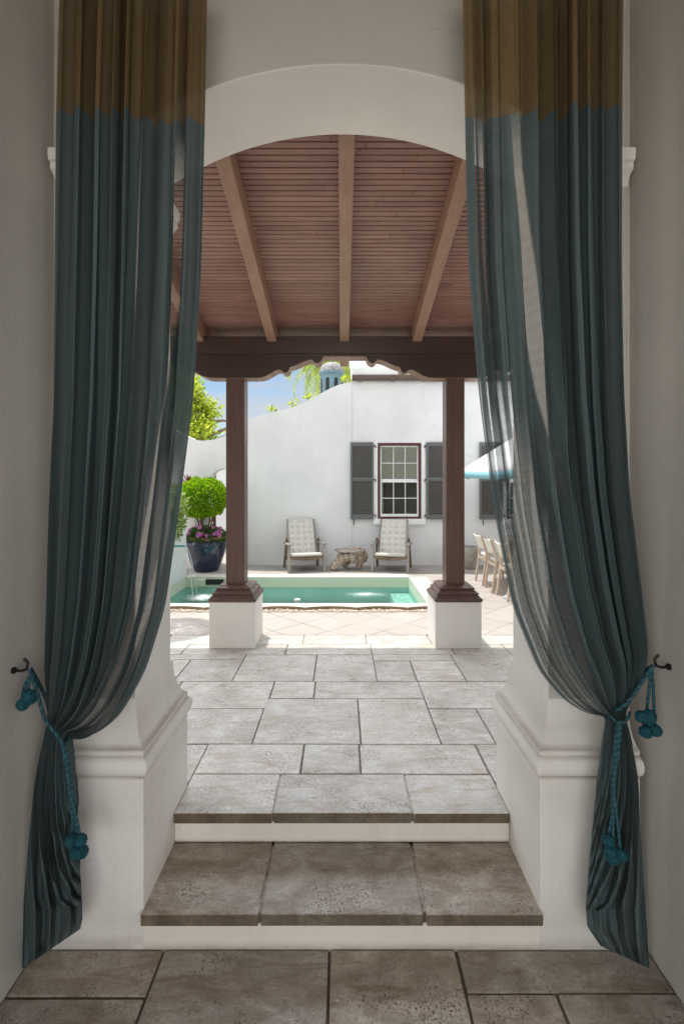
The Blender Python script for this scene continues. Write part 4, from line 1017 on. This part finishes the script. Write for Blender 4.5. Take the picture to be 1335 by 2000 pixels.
def tree(name, label, x, y, h, blobs, mat, n, size, seed, cat='tree', group=None):
    r = thing(name, (x, y, 0), label, cat, group); rng = np.random.default_rng(seed); ps = []; us_ = []
    for k_, (dx, dy, z, rx, ry, rz) in enumerate(blobs):
        p, u = blob_points(rng, int(n * rx * rz), (x + dx, y + dy, z), (rx, ry, rz), .85, .45, seed + k_ * 3.7); ps.append(p); us_.append(u)
    leaf_mesh('crown', np.concatenate(ps), np.concatenate(us_), size, mat, r, seed, .5, .8)
    bm = bmesh.new(); tube(bm, [(x, y, 0), (x + .03, y, h * .3), (x - .02, y, h * .6), (x, y, h * .85)], [.13, .10, .07, .03], 8)
    for dx, dy, z, rx, ry, rz in blobs: 
        b0 = Vector((x, y, max(.5, z - rz * 1.4))); b1 = Vector((x + dx, y + dy, z)); tube(bm, [b0, b0.lerp(b1, .5) + Vector((.05, 0, .05)), b1 + (b1 - b0) * .25], [.05, .035, .012], 6)
    obj('trunk', bm, M['bark'], r, smooth=60)
    return r
td = 12.0
def TB(px, py, rpx, rpz, dy=0): return (XP(px, td), dy, ZP(py, td), rpx * td / F, rpx * td / F, rpz * td / F)
x0 = XP(385, td)
bl = [TB(372, 770, 24, 34), TB(398, 800, 26, 28, .2), TB(392, 836, 36, 22, -.2), TB(360, 820, 40, 40, .3), TB(355, 745, 26, 30, .3), TB(392, 862, 30, 16, .1), TB(386, 783, 15, 20, -.2)]
tree('broadleaf_tree', 'bright lime green leafy tree rising behind the garden wall', x0, td, 4.2, [(b[0] - x0, *b[1:]) for b in bl], M['limetree'], 6500, .10, 31)
x0 = XP(432, td + 1.2); bl = [TB(432, 838, 15, 20, 1.2), TB(446, 820, 16, 22, 1.2), TB(428, 812, 6, 10, 1.2)]
tree('broadleaf_tree', 'small thin crowned tree beside the leafy tree behind the garden wall', x0, td, 3.6, [(b[0] - x0, *b[1:]) for b in bl], M['limetree'], 4200, .09, 37)
for k_, (px, py, lab) in enumerate([(531, 800, 'lowest tuft of creeper poking over the sloping garden wall'), (572, 790, 'middle tuft of creeper poking over the sloping garden wall'), (602, 777, 'small tuft of creeper poking over the wall near the cupola'), (674, 741, 'tuft of creeper at the foot of the white roof edge')]):
    q = P(px, py, 8.75); vn = thing('creeper', q, lab, 'plant', 'creeper tufts along the garden wall top'); rng = np.random.default_rng(50 + k_)
    p, u = blob_points(rng, 60, (q.x, 8.75, q.z), (.075, .06, .07), .9, .3, k_); leaf_mesh('leaves', p, u + np.array([0, 0, .6]), .055, M['limetree'], vn, 60 + k_)
    bm = bmesh.new(); tube(bm, [(q.x, 8.75, q.z - .7), (q.x + .01, 8.74, q.z - .2), (q.x - .01, 8.75, q.z + .05)], [.008, .006, .003], 5); obj('stem', bm, M['bark'], vn)

# ------------------------------------------------------------------ curtains
def smooth_path(kn, ts):
    """kn: (t, px, py) -> smoothed samples"""
    k = np.array(kn, float); x = np.interp(ts, k[:, 0], k[:, 1]); y = np.interp(ts, k[:, 0], k[:, 2])
    w_ = np.hanning(11); w_ /= w_.sum(); pad = lambda a: np.concatenate([2 * a[0] - a[1:6][::-1], a, 2 * a[-1] - a[-6:-1][::-1]])
    return np.convolve(pad(x), w_, 'valid'), np.convolve(pad(y), w_, 'valid')
def curtain(label, outer, inner, seed, npl, sgn, sheer):
    """outer/inner: knots (t,px,py) along the wall-side and opening-side edges; t=1 at the tie.
    sheer: (u, width, strength, t0, t1) bands where the cloth hangs single"""
    rng = np.random.default_rng(seed); NT_, NU = 240, 700
    ts = np.linspace(0, 2, NT_); ox, oy = smooth_path(outer, ts); ix, iy = smooth_path(inner, ts)
    us = np.linspace(0, 1, NU)
    wd = rng.uniform(.5, 1.7, npl); edges_ = np.concatenate([[0], np.cumsum(wd)]); edges_ /= edges_[-1]
    ph = np.interp(us, edges_, np.arange(npl + 1))
    k9 = np.hanning(41); k9 /= k9.sum(); ph = np.convolve(np.concatenate([ph[0] - (ph[1:21][::-1] - ph[0]), ph, 2 * ph[-1] - ph[-21:-1][::-1]]), k9, 'valid')
    cen = np.arange(npl) + .5; sm = lambda a: np.interp(ph, cen, a)
    A = sm(rng.uniform(.6, 1.25, npl)); Bl = sm(rng.uniform(.7, 1.9, npl)); skew = sm(rng.choice([-1, 1], npl) * rng.uniform(.2, .9, npl))
    A0, B0 = A, Bl
    dph = np.gradient(ph, us); th = 2 * np.pi * ph
    drift = [rng.uniform(-.5, .5, npl) for _ in range(4)]; m_lo = [rng.uniform(0, 6.28) for _ in range(6)]
    seam = sm(rng.uniform(-1, 1, npl)) + .5 * np.cos(th)
    verts = np.zeros((NT_, NU, 3)); uvs = np.zeros((NT_, NU, 2)); lay = np.zeros((NT_, NU))
    for i, t_ in enumerate(ts):
        A, Bl = A0, B0
        for ua, ub, wdt, st_, t0, t1 in sheer:
            u0 = ua + (ub - ua) * min(1, max(0, (t_ - t0) / (t1 - t0)))
            kk = np.clip((wdt * .9 + .03 - np.abs(us - u0)) / .03, 0, 1) * min(1, st_ * 1.1); Bl = Bl * (1 - .9 * kk); A = A * (1 - .4 * kk)
        dA = np.interp(t_, [0, .15, .6, .85, .95, 1.0, 1.05, 1.25, 2], [.050, .054, .064, .060, .038, .020, .022, .044, .046])
        latk = np.interp(t_, [0, .5, .85, 1, 1.1, 1.5, 2], [1.0, 1.1, 1.1, .7, .6, .35, .2])
        dr = sum(sm(drift[j]) * math.sin(t_ * 1.5 * (j + 1) * 1.2 + j) for j in range(4)) * .45
        thk = th + dr
        if t_ > 1.15: thk = thk * (1 - .62 * min(1, (t_ - 1.15) / .5)) # folds open out in the tail
        s = us + Bl * latk * np.sin(thk) / (2 * np.pi * dph) * 1.15
        s = s - s.min(); s = s / s.max()
        sy = s
        px = ox[i] + (ix[i] - ox[i]) * s; py = oy[i] + (iy[i] - oy[i]) * sy
        cc = thk / (2 * np.pi); fr_ = cc - np.round(cc); val = np.exp(-(fr_ / .13) ** 2)
        dep = A * dA * (.55 * np.cos(thk + .5 * skew * np.sin(thk)) + 1.0 * val - .30) + .22 * A * dA * np.cos(3.0 * thk + m_lo[0] + 3 * dr) * np.clip((t_ - .1) * 2, .35, 1) * (1 if t_ < 1.05 else .25)
        dep = dep + .006 * np.sin(9 * ph + m_lo[1] + 5 * dr) * (1 if t_ < 1.1 else .15)
        if t_ > 1.3: dep = dep + (t_ - 1.3) * .05 * np.sin(ph * 1.3 + 5 * t_ + m_lo[2]) + (t_ - 1.3) * .025 * np.sin(ph * .8 + 13 * t_ + m_lo[3])
        dep = dep * np.clip(np.minimum(s, 1 - s) / .06, .12, 1)
        D0 = 1.682; dep = np.minimum(dep, .085 if t_ < 1.05 else max(.03, .085 - (t_ - 1.05) * .3))
        Dq = D0 + (np.clip(dep, -.10, .085)) * min(1, max(0, (t_ - 1.1) / .5))
        X = (px - CX) * Dq / F; Z = CAMZ - (py - CY) * Dq / F
        Z = Z + .016 * seam * math.exp(-((t_ - .158) / .03) ** 2)
        Y = D0 + np.clip(dep, -.10, .085)
        if sgn < 0 or True: verts[i, :, 0] = X
        verts[i, :, 1] = Y; verts[i, :, 2] = np.maximum(Z, .004)
        uvs[i, :, 0] = us; uvs[i, :, 1] = t_ * 1.75
        for ua, ub, wdt, st_, t0, t1 in sheer:
            u0 = ua + (ub - ua) * min(1, max(0, (t_ - t0) / (t1 - t0)))
            fade = np.clip((t_ - t0) / .08, 0, 1) * np.clip((t1 - t_) / .10, 0, 1)
            e = np.clip((wdt / 2 - np.abs(us - u0 - .012 * math.sin(t_ * 5 + u0 * 30))) / .008, 0, 1); lay[i] = np.maximum(lay[i], e * st_ * fade)
    root = thing('curtain', (sgn * .95, 1.7, 0), label, 'curtain')
    ib = int(np.argmin(np.abs(ts - .158)))
    for nm, a, b, mt in (('header_band', 0, ib, M['header']), ('sheer_panel', ib, NT_ - 1, M['curtain'])):
        vv = verts[a:b + 1].reshape(-1, 3); m_ = b - a
        base = np.arange(m_)[:, None] * NU + np.arange(NU - 1)[None, :]; f = np.stack([base, base + 1, base + NU + 1, base + NU], -1).reshape(-1, 4)
        me = bpy.data.meshes.new(nm); me.from_pydata(vv.tolist(), [], f.tolist()); uvl = me.uv_layers.new(name='UVMap'); li = np.zeros(len(me.loops), int); me.loops.foreach_get('vertex_index', li)
        uvl.data.foreach_set('uv', uvs[a:b + 1].reshape(-1, 2)[li].ravel()); me.update()
        la = me.attributes.new('layers', 'FLOAT', 'POINT'); la.data.foreach_set('value', lay[a:b + 1].ravel())
        new_obj(nm, me, mt, root, 180)
    return root
curtain('teal sheer curtain with brown top, drawn aside in front of the topiary side pier',
        [(0, 115, -60), (.158, 107, 215), (.3, 104, 480), (.45, 102, 780), (.6, 98, 1000), (.72, 94, 1150), (.82, 90, 1265), (.9, 90, 1335), (.96, 92, 1375), (1.0, 95, 1402),
         (1.06, 84, 1440), (1.2, 66, 1530), (1.4, 54, 1650), (1.6, 46, 1760), (1.8, 44, 1840), (2.0, 43, 1893)],
        [(0, 404, -60), (.158, 399, 232), (.3, 392, 520), (.45, 376, 775), (.6, 349, 990), (.72, 322, 1185), (.82, 283, 1312), (.9, 232, 1402), (.96, 178, 1442), (1.0, 136, 1436),
         (1.06, 143, 1465), (1.2, 150, 1560), (1.4, 156, 1680), (1.6, 160, 1760), (1.8, 161, 1795), (2.0, 157, 1815)],
        4, 9, -1, [(.85, .70, .060, 1, .17, .98), (.585, .55, .024, .9, .13, .48), (.90, .82, .025, .7, .5, 1.0), (.955, .93, .018, .4, .46, .95), (.68, .62, .03, .5, .75, .98), (.83, .78, .30, .30, .52, .985), (.05, .05, .04, .2, .2, .6)])
curtain('teal sheer curtain with brown top, drawn aside in front of the patio chair side pier',
        [(0, 1219, -60), (.158, 1217, 205), (.3, 1216, 480), (.45, 1219, 780), (.6, 1226, 960), (.72, 1243, 1100), (.82, 1256, 1220), (.88, 1259, 1272), (.93, 1247, 1318), (.97, 1226, 1360), (1.0, 1214, 1390),
         (1.06, 1226, 1425), (1.2, 1243, 1510), (1.4, 1252, 1640), (1.6, 1258, 1750), (1.8, 1264, 1840), (2.0, 1268, 1893)],
        [(0, 903, -60), (.158, 908, 232), (.3, 915, 520), (.45, 936, 775), (.6, 965, 1000), (.72, 1000, 1185), (.82, 1052, 1312), (.9, 1103, 1370), (.96, 1150, 1398), (1.0, 1184, 1396),
         (1.06, 1176, 1440), (1.2, 1163, 1550), (1.4, 1150, 1680), (1.6, 1143, 1770), (1.8, 1146, 1810), (2.0, 1172, 1848)],
        9, 10, 1, [(.675, .50, .085, 1, .14, .62), (.955, .95, .022, .9, .12, 1.0), (.905, .90, .026, .95, .14, 1.0), (.85, .86, .02, .8, .4, 1.0), (.79, .80, .05, .9, .40, 1.0), (.72, .74, .03, .8, .5, .98), (.60, .66, .05, .6, .6, .98), (.80, .80, .34, .33, .46, .985), (.47, .42, .03, .35, .2, .6), (.985, .985, .012, .8, .35, .9)])

# ------------------------------------------------------------------ tiebacks
def rope(bm, pts, rad=.0056, turns_per_m=38):
    """two-tone twisted rope: three strands wound round the path"""
    pts = [Vector(p) for p in pts]; dense = []
    for i in range(len(pts) - 1):
        p0, p1, p2, p3 = pts[max(i - 1, 0)], pts[i], pts[i + 1], pts[min(i + 2, len(pts) - 1)]; m_ = max(4, int((p2 - p1).length / .0025))
        for k_ in range(m_):
            s = k_ / m_; dense.append(.5 * ((2 * p1) + (p2 - p0) * s + (2 * p0 - 5 * p1 + 4 * p2 - p3) * s * s + (3 * p1 - p0 - 3 * p2 + p3) * s ** 3))
    dense.append(pts[-1]); L = 0; ref = None; strands = [[], [], []]
    for i, p in enumerate(dense):
        if i: L += (p - dense[i - 1]).length
        d = (dense[min(i + 1, len(dense) - 1)] - dense[max(i - 1, 0)]).normalized()
        if ref is None: ref = d.orthogonal().normalized()
        ref = (ref - d * ref.dot(d)).normalized(); s_ = d.cross(ref)
        for k_ in range(3):
            a = 2 * math.pi * (L * turns_per_m + k_ / 3); strands[k_].append(p + (ref * math.cos(a) + s_ * math.sin(a)) * rad * .55)
    for k_ in range(3): tube(bm, strands[k_], rad * .62, 6, mi=0 if k_ < 1 else (1 if k_ == 1 else 0))
def pompom(c, r, seed, parent):
    rr_ = random.Random(seed); vs = []; fs = []
    bm = bmesh.new(); bmesh.ops.create_icosphere(bm, subdivisions=3, radius=r * .9, matrix=Matrix.Translation(c))
    for v in bm.verts: v.co += (v.co - c).normalized() * r * .12 * noise.noise(v.co * 180)
    for i in range(500):
        d = Vector((rr_.gauss(0, 1), rr_.gauss(0, 1), rr_.gauss(0, 1))).normalized(); s_ = d.orthogonal().normalized() * r * .05; b0 = c + d * r * .85
        f = bm.faces.new([bm.verts.new(b0 - s_), bm.verts.new(b0 + s_), bm.verts.new(c + d * r * rr_.uniform(1.0, 1.13) + s_ * rr_.uniform(-2, 2))])
    me = bpy.data.meshes.new('pompom'); bm.to_mesh(me); bm.free(); new_obj('pompom', me, M['pom'], parent)
def tieback(label, hook_label, sgn, hook, wrap, long_, short, poms):
    hk = P(*hook); root = thing('tieback', hk, label, 'curtain tieback')
    bm = bmesh.new(); rope(bm, [P(*q) for q in wrap[0]]); rope(bm, [P(*q) for q in wrap[1]]); obj('loop', bm, [M['rope_a'], M['rope_b']], root, 60)
    for seg in long_ + short:
        bm = bmesh.new(); rope(bm, [P(*q) for q in seg], .0048, 48); obj('cord', bm, [M['rope_a'], M['rope_b']], root, 60)
    for k_, (px, py, D) in enumerate(poms): pompom(P(px, py, D), .0215, k_ + 10, root)
    hh = thing('wall_hook', hk, hook_label, 'hook'); bm = bmesh.new(); xw = sgn * 1.13
    tube(bm, [(xw, hk.y, hk.z - .01), (xw - sgn * .03, hk.y, hk.z - .012), (xw - sgn * .055, hk.y - .01, hk.z - .002), (xw - sgn * .06, hk.y - .01, hk.z + .02), (xw - sgn * .045, hk.y - .01, hk.z + .034)], .0048, 8); obj('hook', bm, M['iron'], hh, smooth=60)
    bm = bmesh.new(); tube(bm, [(xw - sgn * .001, hk.y, hk.z - .01), (xw - sgn * .008, hk.y, hk.z - .01)], .011, 14); obj('backplate', bm, M['iron'], hh, smooth=40)
tieback('teal twisted rope tieback with pompoms round the topiary side curtain', 'small dark iron hook on the wall beside the topiary side curtain', -1, (57, 1304, 1.66),
        ([(58, 1310, 1.64), (66, 1330, 1.635), (76, 1365, 1.63), (87, 1402, 1.625), (100, 1422, 1.622), (114, 1440, 1.622), (124, 1452, 1.625), (131, 1450, 1.64), (134, 1440, 1.67)],
         [(60, 1306, 1.66), (74, 1332, 1.68), (88, 1362, 1.70), (97, 1392, 1.74)]),
        [[(120, 1452, 1.622), (128, 1490, 1.62), (134, 1540, 1.62), (141, 1590, 1.62), (140, 1640, 1.62)], [(125, 1452, 1.618), (133, 1490, 1.616), (139, 1540, 1.616), (147, 1590, 1.616), (150, 1660, 1.616)],
         [(122, 1453, 1.61), (131, 1500, 1.608), (137, 1550, 1.608), (149, 1600, 1.608), (157, 1640, 1.61)]],
        [[(62, 1318, 1.635), (52, 1330, 1.63), (45, 1352, 1.63), (44, 1368, 1.63)], [(64, 1318, 1.64), (58, 1332, 1.625), (54, 1350, 1.62)]],
        [(139, 1642, 1.60), (157, 1642, 1.60), (149, 1666, 1.585), (160, 1664, 1.605), (55, 1358, 1.605), (45, 1376, 1.62), (60, 1364, 1.635)])
tieback('teal twisted rope tieback with pompoms round the patio chair side curtain', 'small dark iron hook on the wall beside the patio chair side curtain', 1, (1274, 1297, 1.665),
        ([(1272, 1303, 1.645), (1263, 1316, 1.64), (1250, 1336, 1.63), (1236, 1358, 1.622), (1222, 1374, 1.622), (1208, 1384, 1.63), (1201, 1386, 1.66)],
         [(1274, 1300, 1.66), (1258, 1312, 1.68), (1246, 1334, 1.70), (1236, 1360, 1.74)]),
        [[(1188, 1396, 1.64), (1196, 1404, 1.622), (1208, 1411, 1.62), (1218, 1412, 1.622), (1226, 1402, 1.63), (1229, 1392, 1.66)],
         [(1206, 1408, 1.615), (1200, 1460, 1.61), (1195, 1520, 1.61), (1196, 1580, 1.61), (1187, 1636, 1.61)], [(1212, 1408, 1.615), (1207, 1460, 1.61), (1199, 1530, 1.607), (1197, 1590, 1.605), (1196, 1650, 1.60)],
         [(1208, 1409, 1.608), (1203, 1470, 1.604), (1197, 1540, 1.60), (1203, 1590, 1.60), (1210, 1655, 1.60)]],
        [[(1268, 1308, 1.64), (1268, 1335, 1.635), (1264, 1370, 1.635), (1262, 1395, 1.635)], [(1272, 1308, 1.64), (1275, 1340, 1.635), (1276, 1375, 1.635), (1278, 1420, 1.635)]],
        [(1187, 1641, 1.60), (1192, 1664, 1.59), (1212, 1670, 1.595), (1196, 1676, 1.585), (1253, 1400, 1.62), (1268, 1398, 1.61), (1266, 1412, 1.64), (1260, 1430, 1.615), (1279, 1427, 1.62)])
